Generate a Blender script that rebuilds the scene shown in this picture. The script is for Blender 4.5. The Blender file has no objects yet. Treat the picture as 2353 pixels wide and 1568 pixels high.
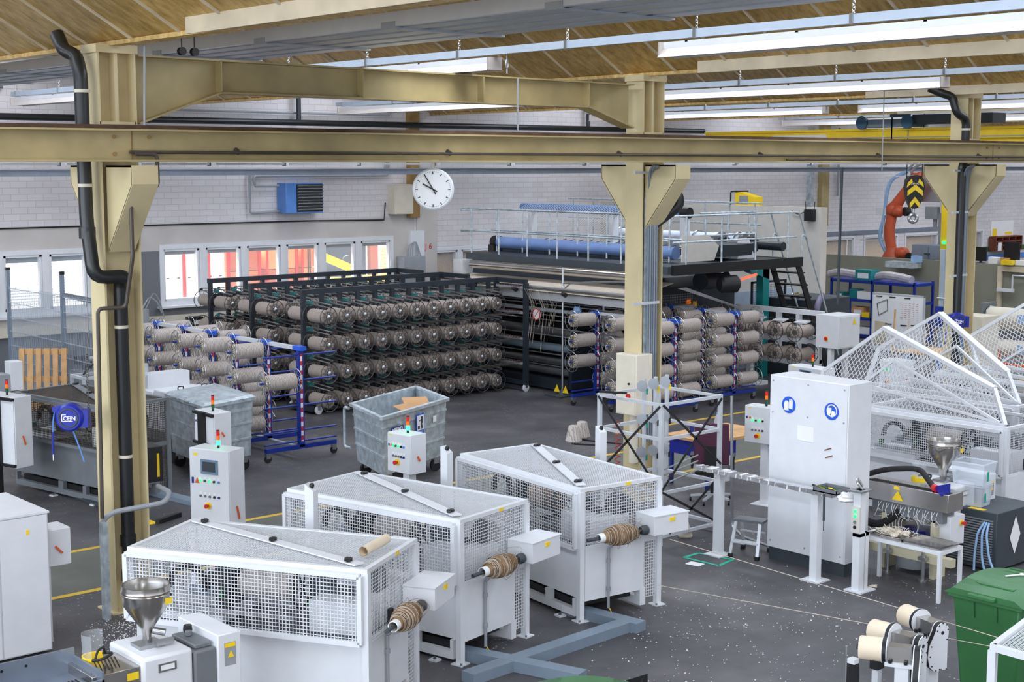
import bpy, math, random
from mathutils import Vector, Matrix
random.seed(7)
C = bpy.context.scene.collection
PI = math.pi
# ---------- camera geometry (metres; X along the crane beam, Y across the hall) ----------
FPX=3360.; CX=1176.5; CY=784.; H=5.0; PITCH=math.atan((784-376)/FPX); YAW=math.radians(49.2)
def ray(x,y):
    a=(x-CX)/FPX; b=-(y-CY)/FPX
    F=math.cos(PITCH)+b*math.sin(PITCH); Z=-math.sin(PITCH)+b*math.cos(PITCH)
    return Vector((a*math.sin(YAW)+F*math.cos(YAW), -a*math.cos(YAW)+F*math.sin(YAW), Z))
O=Vector((0,0,H))
def G(x,y,z=0.):
    d=ray(x,y); return O+d*((z-H)/d.z)
def onX(x,y,X):
    d=ray(x,y); return O+d*(X/d.x)
def onY(x,y,Y):
    d=ray(x,y); return O+d*(Y/d.y)
# ---------- mesh builder ----------
def V(*a): return Vector(a)
class MB:
    def __init__(s): s.v=[]; s.f=[]; s.m=[]
    def add(s,vs,fs,m=0):
        b=len(s.v); s.v+= [tuple(p) for p in vs]
        for f in fs: s.f.append(tuple(i+b for i in f)); s.m.append(m)
        return s
    def hexa(s,p,m=0):
        return s.add(p,[(0,3,2,1),(4,5,6,7),(0,1,5,4),(1,2,6,5),(2,3,7,6),(3,0,4,7)],m)
    def bx(s,x0,x1,y0,y1,z0,z1,m=0):
        x0,x1=min(x0,x1),max(x0,x1); y0,y1=min(y0,y1),max(y0,y1); z0,z1=min(z0,z1),max(z0,z1)
        return s.hexa([(x0,y0,z0),(x1,y0,z0),(x1,y1,z0),(x0,y1,z0),(x0,y0,z1),(x1,y0,z1),(x1,y1,z1),(x0,y1,z1)],m)
    def box(s,c,sz,rz=0,m=0,rx=0,ry=0):
        R=Matrix.Rotation(rz,3,'Z')@Matrix.Rotation(ry,3,'Y')@Matrix.Rotation(rx,3,'X'); c=Vector(c)
        a,b,d=sz[0]/2,sz[1]/2,sz[2]/2
        return s.hexa([c+R@Vector(q) for q in [(-a,-b,-d),(a,-b,-d),(a,b,-d),(-a,b,-d),(-a,-b,d),(a,-b,d),(a,b,d),(-a,b,d)]],m)
    def bar(s,p,q,w,h,m=0,up=(0,0,1)):
        p=Vector(p);q=Vector(q);d=(q-p)
        if d.length<1e-6: return s
        d.normalize(); u=Vector(up); sd=d.cross(u)
        if sd.length<1e-3: sd=d.cross(Vector((1,0,0)))
        sd.normalize(); u=sd.cross(d).normalized(); a=sd*w/2; b=u*h/2
        return s.hexa([p-a-b,p+a-b,q+a-b,q-a-b,p-a+b,p+a+b,q+a+b,q-a+b],m)
    def ext(s,poly,vec,m=0):
        n=len(poly); vec=Vector(vec); P=[Vector(p) for p in poly]; Q=[p+vec for p in P]
        return s.add(P+Q,[tuple(range(n-1,-1,-1)),tuple(range(n,2*n))]+[(i,(i+1)%n,n+(i+1)%n,n+i) for i in range(n)],m)
    def frame(s,d):
        d=Vector(d).normalized(); u=Vector((0,0,1)) if abs(d.z)<.9 else Vector((1,0,0))
        a=d.cross(u).normalized(); return d,a,a.cross(d).normalized()
    def lathe(s,o,d,prof,n=20,m=0,cap=True):
        o=Vector(o); d,a,b=s.frame(d); vs=[];fs=[]
        for r,h in prof:
            for i in range(n):
                t=2*PI*i/n; vs.append(o+d*h+(a*math.cos(t)+b*math.sin(t))*r)
        k=len(prof)
        for j in range(k-1):
            for i in range(n): fs.append((j*n+i,j*n+(i+1)%n,(j+1)*n+(i+1)%n,(j+1)*n+i))
        if cap:
            fs.append(tuple(range(n-1,-1,-1))); fs.append(tuple(range((k-1)*n,k*n)))
        return s.add(vs,fs,m)
    def cyl(s,p,q,r,n=12,m=0,r2=None,cap=True):
        p=Vector(p);q=Vector(q)
        return s.lathe(p,q-p,[(r,0),(r if r2 is None else r2,(q-p).length)],n,m,cap)
    def tube(s,pts,r,n=8,m=0,round_=0):
        P=[Vector(p) for p in pts]
        if round_:
            Q=[P[0]]
            for i in range(1,len(P)-1):
                a=(P[i-1]-P[i]); c=(P[i+1]-P[i]); k=min(round_,a.length*.45,c.length*.45)
                A=P[i]+a.normalized()*k; B=P[i]+c.normalized()*k
                for t in (0,.25,.5,.75,1): Q.append(A*(1-t)**2+P[i]*2*t*(1-t)+B*t*t)
            Q.append(P[-1]); P=Q
        vs=[];fs=[];up=None
        for i,p in enumerate(P):
            d=(P[min(i+1,len(P)-1)]-P[max(i-1,0)])
            if d.length<1e-9: d=Vector((0,0,1))
            d.normalize()
            if up is None:
                up=Vector((0,0,1)) if abs(d.z)<.9 else Vector((1,0,0))
            a=d.cross(up).normalized(); up=a.cross(d).normalized()
            for k in range(n):
                t=2*PI*k/n; vs.append(p+(a*math.cos(t)+up*math.sin(t))*r)
        for j in range(len(P)-1):
            for k in range(n): fs.append((j*n+k,j*n+(k+1)%n,(j+1)*n+(k+1)%n,(j+1)*n+k))
        fs.append(tuple(range(n-1,-1,-1))); fs.append(tuple(range((len(P)-1)*n,len(P)*n)))
        return s.add(vs,fs,m)
    def torus(s,c,d,R,r,nR=24,nr=6,m=0):
        c=Vector(c); d,a,b=s.frame(d); vs=[];fs=[]
        for i in range(nR):
            t=2*PI*i/nR; e=a*math.cos(t)+b*math.sin(t)
            for j in range(nr):
                q=2*PI*j/nr; vs.append(c+e*(R+r*math.cos(q))+d*(r*math.sin(q)))
        for i in range(nR):
            for j in range(nr): fs.append((i*nr+j,((i+1)%nR)*nr+j,((i+1)%nR)*nr+(j+1)%nr,i*nr+(j+1)%nr))
        return s.add(vs,fs,m)
    def grid(s,o,u,v,pu,pv,w,t=.002,m=0):
        """perforated sheet: strips along u and v, pitch pu/pv, strip width w"""
        o=Vector(o);u=Vector(u);v=Vector(v); nu=max(1,round(u.length/pu)); nv=max(1,round(v.length/pv)); nn=u.cross(v).normalized()
        for i in range(nu+1):
            p=o+u*(i/nu); s.bar(p,p+v,w,t,m,up=nn)
        for j in range(nv+1):
            p=o+v*(j/nv); s.bar(p,p+u,w,t,m,up=nn)
        return s
    def blob(s,c,r,n=8,m=0,sq=(1,1,1),j=0.):
        vs=[];fs=[];c=Vector(c)
        for i in range(1,n):
            a=PI*i/n
            for k in range(n*2):
                b=PI*k/n; q=1+random.uniform(-j,j)
                vs.append(c+Vector((math.sin(a)*math.cos(b)*sq[0],math.sin(a)*math.sin(b)*sq[1],math.cos(a)*sq[2]))*r*q)
        N=n*2
        for i in range(n-2):
            for k in range(N): fs.append((i*N+k,i*N+(k+1)%N,(i+1)*N+(k+1)%N,(i+1)*N+k))
        fs.append(tuple(range(N))); fs.append(tuple(range((n-2)*N+N-1,(n-2)*N-1,-1)))
        return s.add(vs,fs,m)
    def mesh(s,name,mats,sm=35):
        me=bpy.data.meshes.new(name); me.from_pydata(s.v,[],s.f)
        for k in (mats if isinstance(mats,(list,tuple)) else [mats]): me.materials.append(k)
        me.polygons.foreach_set('material_index',s.m)
        if sm:
            me.polygons.foreach_set('use_smooth',[True]*len(s.f))
            me.set_sharp_from_angle(angle=math.radians(sm))
        me.update(); return me
    def obj(s,name,mats,parent=None,sm=35,bev=0):
        o=bpy.data.objects.new(name,s.mesh(name,mats,sm)); C.objects.link(o)
        if parent: o.parent=parent
        if bev:
            b=o.modifiers.new('b','BEVEL'); b.width=bev; b.segments=2; b.limit_method='ANGLE'; b.angle_limit=.9
        return o
def T(name,label,cat,loc=(0,0,0),rz=0,group=None):
    o=bpy.data.objects.new(name,None); C.objects.link(o); o.location=loc; o.rotation_euler=(0,0,rz); o.empty_display_size=.1
    o['label']=label;o['category']=cat
    if group: o['group']=group
    return o
def tag(o,label,cat,group=None,kind=None):
    o['label']=label;o['category']=cat
    if group:o['group']=group
    if kind:o['kind']=kind
    return o
def S(name,mb,mats,sm=35):
    o=mb.obj(name,mats,None,sm); o['kind']='structure'; return o
def lab(o,t): o['label']=t; return o
def dup(root,loc,rz,label,group=None):
    r=root.copy(); C.objects.link(r); r.location=loc; r.rotation_euler=(0,0,rz); r['label']=label
    if group: r['group']=group
    for ch in list(root.children):
        c=ch.copy(); C.objects.link(c); c.parent=r
        for g in list(ch.children):
            d=g.copy(); C.objects.link(d); d.parent=c
    return r
ORD=['first','second','third','fourth','fifth','sixth','seventh','eighth','ninth','tenth','eleventh','twelfth']
# ---------- materials ----------
def lin(c): return tuple(((x/255)/12.92 if x/255<=.04045 else ((x/255+.055)/1.055)**2.4) for x in c)+(1,)
def nodes(m):
    m.use_nodes=True; nt=m.node_tree; return nt,nt.nodes,nt.links,nt.nodes['Principled BSDF']
def mat(name,c,rough=.5,metal=0,var=.08,scale=5,bump=0,emit=0,alpha=1,trans=0,fine=0):
    m=bpy.data.materials.new(name); nt,N,L,B=nodes(m); col=lin(c)
    B.inputs['Roughness'].default_value=rough; B.inputs['Metallic'].default_value=metal
    B.inputs['Base Color'].default_value=col
    if alpha<1: B.inputs['Alpha'].default_value=alpha
    if trans: B.inputs['Transmission Weight'].default_value=trans
    if emit:
        B.inputs['Emission Color'].default_value=col; B.inputs['Emission Strength'].default_value=emit
    if var:
        tc=N.new('ShaderNodeTexCoord'); nz=N.new('ShaderNodeTexNoise'); nz.inputs['Scale'].default_value=scale; nz.inputs['Detail'].default_value=4
        L.new(tc.outputs['Object'],nz.inputs['Vector'])
        r=N.new('ShaderNodeValToRGB'); r.color_ramp.elements[0].position=.3; r.color_ramp.elements[1].position=.7
        r.color_ramp.elements[0].color=tuple(x*(1-var) for x in col[:3])+(1,); r.color_ramp.elements[1].color=tuple(min(1,x*(1+var)) for x in col[:3])+(1,)
        L.new(nz.outputs['Fac'],r.inputs['Fac']); L.new(r.outputs['Color'],B.inputs['Base Color'])
        if bump:
            bp=N.new('ShaderNodeBump'); bp.inputs['Strength'].default_value=bump; n2=N.new('ShaderNodeTexNoise'); n2.inputs['Scale'].default_value=fine or scale*4
            L.new(tc.outputs['Object'],n2.inputs['Vector']); L.new(n2.outputs['Fac'],bp.inputs['Height']); L.new(bp.outputs['Normal'],B.inputs['Normal'])
    return m
def brick_mat(name,c1,c2,mort,w,h,ms,swap='xz'):
    m=bpy.data.materials.new(name); nt,N,L,B=nodes(m)
    tc=N.new('ShaderNodeTexCoord'); sp=N.new('ShaderNodeSeparateXYZ'); cb=N.new('ShaderNodeCombineXYZ')
    L.new(tc.outputs['Object'],sp.inputs[0]); L.new(sp.outputs['X' if swap[0]=='x' else 'Y'],cb.inputs[0]); L.new(sp.outputs['Z'],cb.inputs[1])
    b=N.new('ShaderNodeTexBrick'); b.inputs['Scale'].default_value=1; b.inputs['Brick Width'].default_value=w; b.inputs['Row Height'].default_value=h
    b.inputs['Mortar Size'].default_value=ms; b.inputs['Color1'].default_value=lin(c1); b.inputs['Color2'].default_value=lin(c2); b.inputs['Mortar'].default_value=lin(mort)
    L.new(cb.outputs[0],b.inputs['Vector'])
    nz=N.new('ShaderNodeTexNoise'); nz.inputs['Scale'].default_value=.7; nz.inputs['Detail'].default_value=5; L.new(tc.outputs['Object'],nz.inputs['Vector'])
    mr=N.new('ShaderNodeMapRange'); mr.inputs[3].default_value=.86; mr.inputs[4].default_value=1.08; L.new(nz.outputs['Fac'],mr.inputs[0])
    mx=N.new('ShaderNodeVectorMath'); mx.operation='SCALE'; L.new(b.outputs['Color'],mx.inputs[0]); L.new(mr.outputs[0],mx.inputs['Scale'])
    L.new(mx.outputs[0],B.inputs['Base Color']); B.inputs['Roughness'].default_value=.75
    bp=N.new('ShaderNodeBump'); bp.inputs['Strength'].default_value=.3; bp.inputs['Distance'].default_value=.01; bp.invert=True
    L.new(b.outputs['Fac'],bp.inputs['Height']); L.new(bp.outputs['Normal'],B.inputs['Normal'])
    return m
def foil_mat():
    m=bpy.data.materials.new('gold_foil'); nt,N,L,B=nodes(m)
    tc=N.new('ShaderNodeTexCoord'); mp=N.new('ShaderNodeMapping'); mp.inputs['Scale'].default_value=(2.2,4.5,2.2); mp.inputs['Rotation'].default_value=(0,0,.5)
    n=N.new('ShaderNodeTexNoise'); n.inputs['Scale'].default_value=2.4; n.inputs['Detail'].default_value=7; n.inputs['Roughness'].default_value=.65
    L.new(tc.outputs['Object'],mp.inputs[0]); L.new(mp.outputs[0],n.inputs['Vector'])
    r=N.new('ShaderNodeValToRGB'); e=r.color_ramp.elements; e[0].position=.3;e[0].color=lin((168,134,72)); e[1].position=.72; e[1].color=lin((232,202,140))
    x=e.new(.5); x.color=lin((206,172,104)); L.new(n.outputs['Fac'],r.inputs['Fac'])
    n3=N.new('ShaderNodeTexNoise'); n3.inputs['Scale'].default_value=.5; n3.inputs['Detail'].default_value=3; L.new(tc.outputs['Object'],n3.inputs['Vector'])
    mr=N.new('ShaderNodeMapRange'); mr.inputs[1].default_value=.35; mr.inputs[2].default_value=.65; mr.inputs[3].default_value=.7; mr.inputs[4].default_value=1.15; L.new(n3.outputs['Fac'],mr.inputs[0])
    mx=N.new('ShaderNodeVectorMath'); mx.operation='SCALE'; L.new(r.outputs['Color'],mx.inputs[0]); L.new(mr.outputs[0],mx.inputs['Scale'])
    L.new(mx.outputs[0],B.inputs['Base Color']); B.inputs['Metallic'].default_value=.5; B.inputs['Roughness'].default_value=.38
    bp=N.new('ShaderNodeBump'); bp.inputs['Strength'].default_value=.45; bp.inputs['Distance'].default_value=.03; L.new(n.outputs['Fac'],bp.inputs['Height']); L.new(bp.outputs['Normal'],B.inputs['Normal'])
    return m
def floor_mat():
    m=bpy.data.materials.new('hall_floor'); nt,N,L,B=nodes(m); tc=N.new('ShaderNodeTexCoord')
    def noise(sc,d=5,rg=.6):
        n=N.new('ShaderNodeTexNoise'); n.inputs['Scale'].default_value=sc; n.inputs['Detail'].default_value=d; n.inputs['Roughness'].default_value=rg; L.new(tc.outputs['Object'],n.inputs['Vector']); return n
    def ramp(src,st):
        r=N.new('ShaderNodeValToRGB'); e=r.color_ramp.elements
        e[0].position,e[0].color=st[0]; e[1].position,e[1].color=st[-1]
        for p,c in st[1:-1]:
            x=e.new(p); x.color=c
        L.new(src,r.inputs['Fac']); return r
    base=ramp(noise(.45,8).outputs['Fac'],[(.3,lin((58,57,60))),(.5,lin((78,76,79))),(.72,lin((108,104,105)))])
    v=N.new('ShaderNodeTexVoronoi'); v.inputs['Scale'].default_value=13; L.new(tc.outputs['Object'],v.inputs['Vector'])
    sp=ramp(v.outputs['Distance'],[(.1,(1,1,1,1)),(.15,(0,0,0,1))])
    dens=ramp(noise(.6,4).outputs['Fac'],[(.47,(0,0,0,1)),(.6,(1,1,1,1))])
    mu=N.new('ShaderNodeMath'); mu.operation='MULTIPLY'; L.new(sp.outputs['Color'],mu.inputs[0]); L.new(dens.outputs['Color'],mu.inputs[1])
    mx=N.new('ShaderNodeMix'); mx.data_type='RGBA'; L.new(mu.outputs[0],mx.inputs['Factor']); L.new(base.outputs['Color'],mx.inputs['A']); mx.inputs['B'].default_value=lin((205,202,200))
    pt=ramp(noise(.22,7,.7).outputs['Fac'],[(.68,(0,0,0,1)),(.74,(.6,.6,.6,1))])
    m2=N.new('ShaderNodeMix'); m2.data_type='RGBA'; L.new(pt.outputs['Color'],m2.inputs['Factor']); L.new(mx.outputs['Result'],m2.inputs['A']); m2.inputs['B'].default_value=lin((150,150,158))
    L.new(m2.outputs['Result'],B.inputs['Base Color'])
    rr=ramp(noise(1.3,6).outputs['Fac'],[(.3,(.35,.35,.35,1)),(.7,(.6,.6,.6,1))]); L.new(rr.outputs['Color'],B.inputs['Roughness'])
    return m
def wire_mat(name,c,s,w,axes=('X','Z')): # fine net too small to model, cut out by alpha
    m=mat(name,c,.5,0,0); nt,N,L,B=nodes(m); tc=N.new('ShaderNodeTexCoord'); sp=N.new('ShaderNodeSeparateXYZ'); L.new(tc.outputs['Object'],sp.inputs[0])
    o=[]
    for a in axes:
        k=N.new('ShaderNodeMath'); k.operation='MULTIPLY'; k.inputs[1].default_value=1/s; L.new(sp.outputs[a],k.inputs[0])
        f=N.new('ShaderNodeMath'); f.operation='FRACT'; L.new(k.outputs[0],f.inputs[0])
        g=N.new('ShaderNodeMath'); g.operation='LESS_THAN'; g.inputs[1].default_value=w/s; L.new(f.outputs[0],g.inputs[0]); o.append(g)
    x=N.new('ShaderNodeMath'); x.operation='MAXIMUM'; L.new(o[0].outputs[0],x.inputs[0]); L.new(o[1].outputs[0],x.inputs[1]); L.new(x.outputs[0],B.inputs['Alpha'])
    return m
M={}
for n,a in dict(
 white=((220,222,226),.38,0,.03), whitewarm=((210,206,198),.42,0,.04), cream=((222,214,196),.5,0,.05), paint=((172,155,110),.45,0,.16,2), paintcol=((210,194,152),.45,0,.1,2),  # beams' olive: dirtier, with their shade put in the colour; columns keep lit tone
 paintpale=((196,188,160),.45,0,.06,2), dark=((38,45,54),.45,0,.08), black=((22,22,25),.5,0,.1), rubber=((28,28,30),.75,0,.1), pipeblk=((30,32,34),.35,0,.1),
 steel=((178,180,182),.3,.9,.08), galv=((190,200,206),.42,.4,.28,9), alu=((212,215,220),.36,.3,.05), stainless=((192,188,184),.2,.95,.08), chrome=((220,222,226),.12,1,0),
 blue=((18,48,140),.4,0,.08), bluelt=((88,136,208),.4,0,.05), cejn=((24,38,150),.35,0,.05), yellow=((250,212,30),.45,0,.05), yellowpaint=((206,170,52),.6,0,.15,3),
 red=((205,30,28),.4,0,.05), robot=((200,88,52),.45,0,.08), orange=((226,92,36),.4,0,.06), green=((52,110,62),.4,0,.07), teal=((20,130,130),.45,0,.06), grey=((150,154,160),.45,0,.06), greymid=((112,116,120),.5,0,.08),
 yarn=((176,163,150),.85,0,.14,14), yarnpale=((196,184,168),.85,0,.12,14), yarnbrown=((140,112,84),.9,0,.3,20), card=((196,150,104),.8,0,.1), paper=((235,235,235),.7,0,.02),
 wood=((206,160,108),.7,0,.18,6), woodred=((120,62,44),.6,0,.15), wirebrown=((86,78,72),.5,.3,.1), wire=((88,84,84),.4,.5,.1), purple=((86,44,66),.8,0,.08), olive=((138,138,124),.7,0,.08,1.5),
 concrete=((196,190,186),.8,0,.09,1.2), greyplaster=((112,114,120),.8,0,.07,1), foilsilver=((225,225,228),.2,.9,.15,30), cork=((232,214,188),.5,0,.04), tealtape=((30,170,140),.6,0,.05),
 rail=((176,188,202),.4,.3,.04), lampw=((205,207,212),.35,.1,.04), lampshade=((158,150,144),.4,0,.04), rooflouv=((168,174,182),.4,.3,.05), board=((206,192,166),.7,0,.16,2),
 osb=((214,176,128),.8,0,.25,25), sheet=((150,160,175),.35,.6,.05), bluegrey=((120,134,148),.45,0,.06), screenf=((110,135,160),.4,0,.03), beige=((214,206,188),.5,0,.05), magenta=((200,40,60),.4,0,0), slate=((58,66,72),.5,0,.08), fleece=((206,196,180),.95,0,.25,30),
 rust=((84,62,46),.8,0,.3,6), stainbrown=((150,118,70),.6,0,.25,3), maroon=((70,36,34),.6,0,.1), purplehose=((120,112,140),.5,0,.1), lightblue=((150,185,225),.6,0,.05)).items(): M[n]=mat(n,*a)
M['foil']=foil_mat(); M['floor']=floor_mat()
M['brick']=brick_mat('painted_brick',(220,216,217),(213,208,210),(196,190,192),.36,.14,.008)
M['glass']=mat('glass',(235,242,248),.05,0,0,alpha=.16); M['plastic']=mat('clear_plastic',(225,232,242),.25,0,0,alpha=.42); M['visor']=mat('visor',(235,240,245),.08,0,0,alpha=.22)
M['film']=mat('plastic_film',(190,185,185),.3,0,.1,8,alpha=.75)
M['lampred']=mat('lamp_red',(210,30,20),.3,0,0,emit=.25); M['lampor']=mat('lamp_orange',(240,110,20),.3,0,0,emit=.35); M['lampgr']=mat('lamp_green_on',(40,255,150),.3,0,0,emit=6); M['lampgd']=mat('lamp_green_off',(10,90,50),.3,0,0)
M['led']=mat('led_green',(40,230,110),.3,0,0,emit=2.5); M['redled']=mat('red_tube',(255,70,50),.3,0,0,emit=3); M['display']=mat('display',(60,68,74),.2,0,.2,60)
def wound(name,c): # yarn wound on bobbins: fine rings along the axis (local X)
    m=mat(name,c,.88,0,0); nt,N,L,B=nodes(m); tc=N.new('ShaderNodeTexCoord'); w=N.new('ShaderNodeTexWave'); w.bands_direction='X'; w.inputs['Scale'].default_value=11; w.inputs['Distortion'].default_value=5; w.inputs['Detail'].default_value=3; w.inputs['Detail Scale'].default_value=2
    L.new(tc.outputs['Object'],w.inputs['Vector']); r=N.new('ShaderNodeValToRGB'); a=lin(c); r.color_ramp.elements[0].color=tuple(x*.6 for x in a[:3])+(1,); r.color_ramp.elements[0].position=.05; r.color_ramp.elements[1].color=a; r.color_ramp.elements[1].position=.5
    L.new(w.outputs['Fac'],r.inputs['Fac']); L.new(r.outputs['Color'],B.inputs['Base Color'])
    bp=N.new('ShaderNodeBump'); bp.inputs['Strength'].default_value=.3; bp.inputs['Distance'].default_value=.01; L.new(w.outputs['Fac'],bp.inputs['Height']); L.new(bp.outputs['Normal'],B.inputs['Normal']); return m
M['wound']=wound('wound_yarn',(186,175,168)); M['woundcr']=wound('wound_yarn_creel',(186,172,162))
def stripes(name,a,b,s,ax='Z'):
    m=mat(name,a,.5,0,0); nt,N,L,B=nodes(m); tc=N.new('ShaderNodeTexCoord'); sp=N.new('ShaderNodeSeparateXYZ'); L.new(tc.outputs['Object'],sp.inputs[0])
    k=N.new('ShaderNodeMath');k.operation='MULTIPLY';k.inputs[1].default_value=1/s;L.new(sp.outputs[ax],k.inputs[0]); f=N.new('ShaderNodeMath');f.operation='FRACT';L.new(k.outputs[0],f.inputs[0])
    g=N.new('ShaderNodeMath');g.operation='LESS_THAN';g.inputs[1].default_value=.5;L.new(f.outputs[0],g.inputs[0]); mx=N.new('ShaderNodeMix');mx.data_type='RGBA';L.new(g.outputs[0],mx.inputs['Factor']);mx.inputs['A'].default_value=lin(a);mx.inputs['B'].default_value=lin(b);L.new(mx.outputs['Result'],B.inputs['Base Color']);return m
M['redwhite']=stripes('red_white_tape',(225,225,228),(190,40,50),.16)
M['sky']=mat('x',(200,220,255),1,0,0)
FONT=None
def text(s,size,mname,parent,loc,rot,depth=.001,name='lettering',bold=0):
    cu=bpy.data.curves.new(name,'FONT'); cu.body=s; cu.size=size; cu.extrude=depth; cu.offset=bold; cu.align_x='CENTER'; cu.align_y='CENTER'
    o=bpy.data.objects.new(name,cu); C.objects.link(o); dg=bpy.context.evaluated_depsgraph_get(); me=bpy.data.meshes.new_from_object(o.evaluated_get(dg)); bpy.data.objects.remove(o)
    o=bpy.data.objects.new(name,me); C.objects.link(o); me.materials.clear(); me.materials.append(M[mname]); o.location=loc; o.rotation_euler=rot
    if parent: o.parent=parent
    return o
# ---------- camera ----------
cam=bpy.data.cameras.new('camera'); co=bpy.data.objects.new('camera',cam); C.objects.link(co)
cam.sensor_width=36; cam.lens=36*FPX/2353; cam.clip_end=300
co.location=O; co.rotation_euler=(PI/2-PITCH,0,YAW-PI/2)
sc=bpy.context.scene; sc.camera=co
sc.view_settings.view_transform='Standard'; sc.view_settings.look='None'; sc.view_settings.gamma=1; sc.view_settings.exposure=0.0
w=bpy.data.worlds.new('sky'); sc.world=w; w.use_nodes=True; bg=w.node_tree.nodes['Background']
st=w.node_tree.nodes.new('ShaderNodeTexSky'); st.sky_type='NISHITA'; st.sun_disc=False; st.sun_elevation=math.radians(42); st.sun_rotation=math.radians(200); st.dust_density=2.0
w.node_tree.links.new(st.outputs[0],bg.inputs[0]); bg.inputs[1].default_value=.13
def area(name,loc,size,power,rot,col=(1,1,1)):
    l=bpy.data.lights.new(name,'AREA'); l.shape='RECTANGLE'; l.size,l.size_y=size; l.energy=power; l.color=col
    o=bpy.data.objects.new(name,l); C.objects.link(o); o.location=loc; o.rotation_euler=rot; return o
# ================= THE SETTING =================
WY=30.8; XV=[-1.1+8.3*k for k in range(8)]
S('floor',MB().bx(-12,62,-8,WY+.3,-.2,0),M['floor'])
# painted walkway lines
def strip(p,q,wd,z=.003):
    p=Vector(p);q=Vector(q); return (p,q,wd,z)
a=G(135,1370);b=G(1748,1052);a2=G(160,1268);b2=G(1410,1045)
lm=MB(); yb=(a.y+b.y)/2; ya=(a2.y+b2.y)/2
lm.bx(2,60,yb-.05,yb+.05,.001,.004); S('trim_1',lm,M['yellowpaint'])
lm=MB(); lm.bx(2,60,ya-.05,ya+.05,.001,.004); S('trim_2',lm,M['yellowpaint'])
lm=MB(); lm.bx(2,60,yb+.05,ya-.05,.0005,.002); M['walk']=mat('walkway',(92,94,86),.55,0,.2,1.5); S('trim_3',lm,M['walk'])
lm=MB(); lm.bx(19,40,19.0,19.1,.001,.004); S('trim_4',lm,M['yellowpaint'])
# window wall
wins=[]
def opening(x0,x1,z0,z1): wins.append((x0,x1,z0,z1))
opening(7.0,14.15,1.72,3.14); opening(15.85,22.5,1.72,3.14); opening(23.55,29.3,1.75,2.78)
rw=[(1893,1962),(1984,2062),(2078,2156),(2228,2258)]
RW=[(onY(p,560,WY).x,onY(q,560,WY).x) for p,q in rw]
for p,q in RW: opening(p,q,1.55,2.5)
def wall_with_holes(mb,x0,x1,z0,z1,m):
    xs=sorted(set([x0,x1]+[v for o in wins for v in o[:2] if x0<v<x1])); 
    for i in range(len(xs)-1):
        a,b=xs[i],xs[i+1]; c=(a+b)/2; segs=[(z0,z1)]
        for o in wins:
            if o[0]<=c<=o[1]:
                n=[]
                for s in segs:
                    if o[3]<=s[0] or o[2]>=s[1]: n.append(s)
                    else:
                        if o[2]>s[0]: n.append((s[0],o[2]))
                        if o[3]<s[1]: n.append((o[3],s[1]))
                segs=n
        for s in segs: mb.bx(a,b,WY,WY+.3,s[0],s[1],m)
wm=MB()
wall_with_holes(wm,-12,15.2,0,1.5,2); wall_with_holes(wm,-12,62,3.62,9,0); wall_with_holes(wm,-12,23.2,3.0,3.62,1)
wall_with_holes(wm,-12,15.2,1.5,3.0,1); wall_with_holes(wm,15.2,15.85,0,3.0,2); wall_with_holes(wm,15.85,22.5,0,3.0,2); wall_with_holes(wm,22.5,23.2,0,3.0,1)
wall_with_holes(wm,23.2,62,0,3.62,0)
S('wall_back',wm,[M['brick'],M['concrete'],M['greyplaster']])
S('wall_front',MB().bx(-12,62,-8.3,-8,0,9),M['concrete']); S('wall_left',MB().bx(-12.3,-12,-8.3,WY+.3,0,9),M['concrete'])
S('wall_right',MB().bx(61.7,62,-8,WY,0,9),M['brick'])
# steel wall columns and pilasters
for i,(x0,x1) in enumerate(((22.95,23.25),(40.2,40.6))):
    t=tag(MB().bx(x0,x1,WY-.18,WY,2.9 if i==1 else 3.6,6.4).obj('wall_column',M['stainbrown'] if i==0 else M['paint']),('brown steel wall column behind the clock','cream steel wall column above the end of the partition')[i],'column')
S('trim_5',MB().bx(23.25,23.9,WY-.06,WY,0,3.9),M['concrete'])
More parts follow.
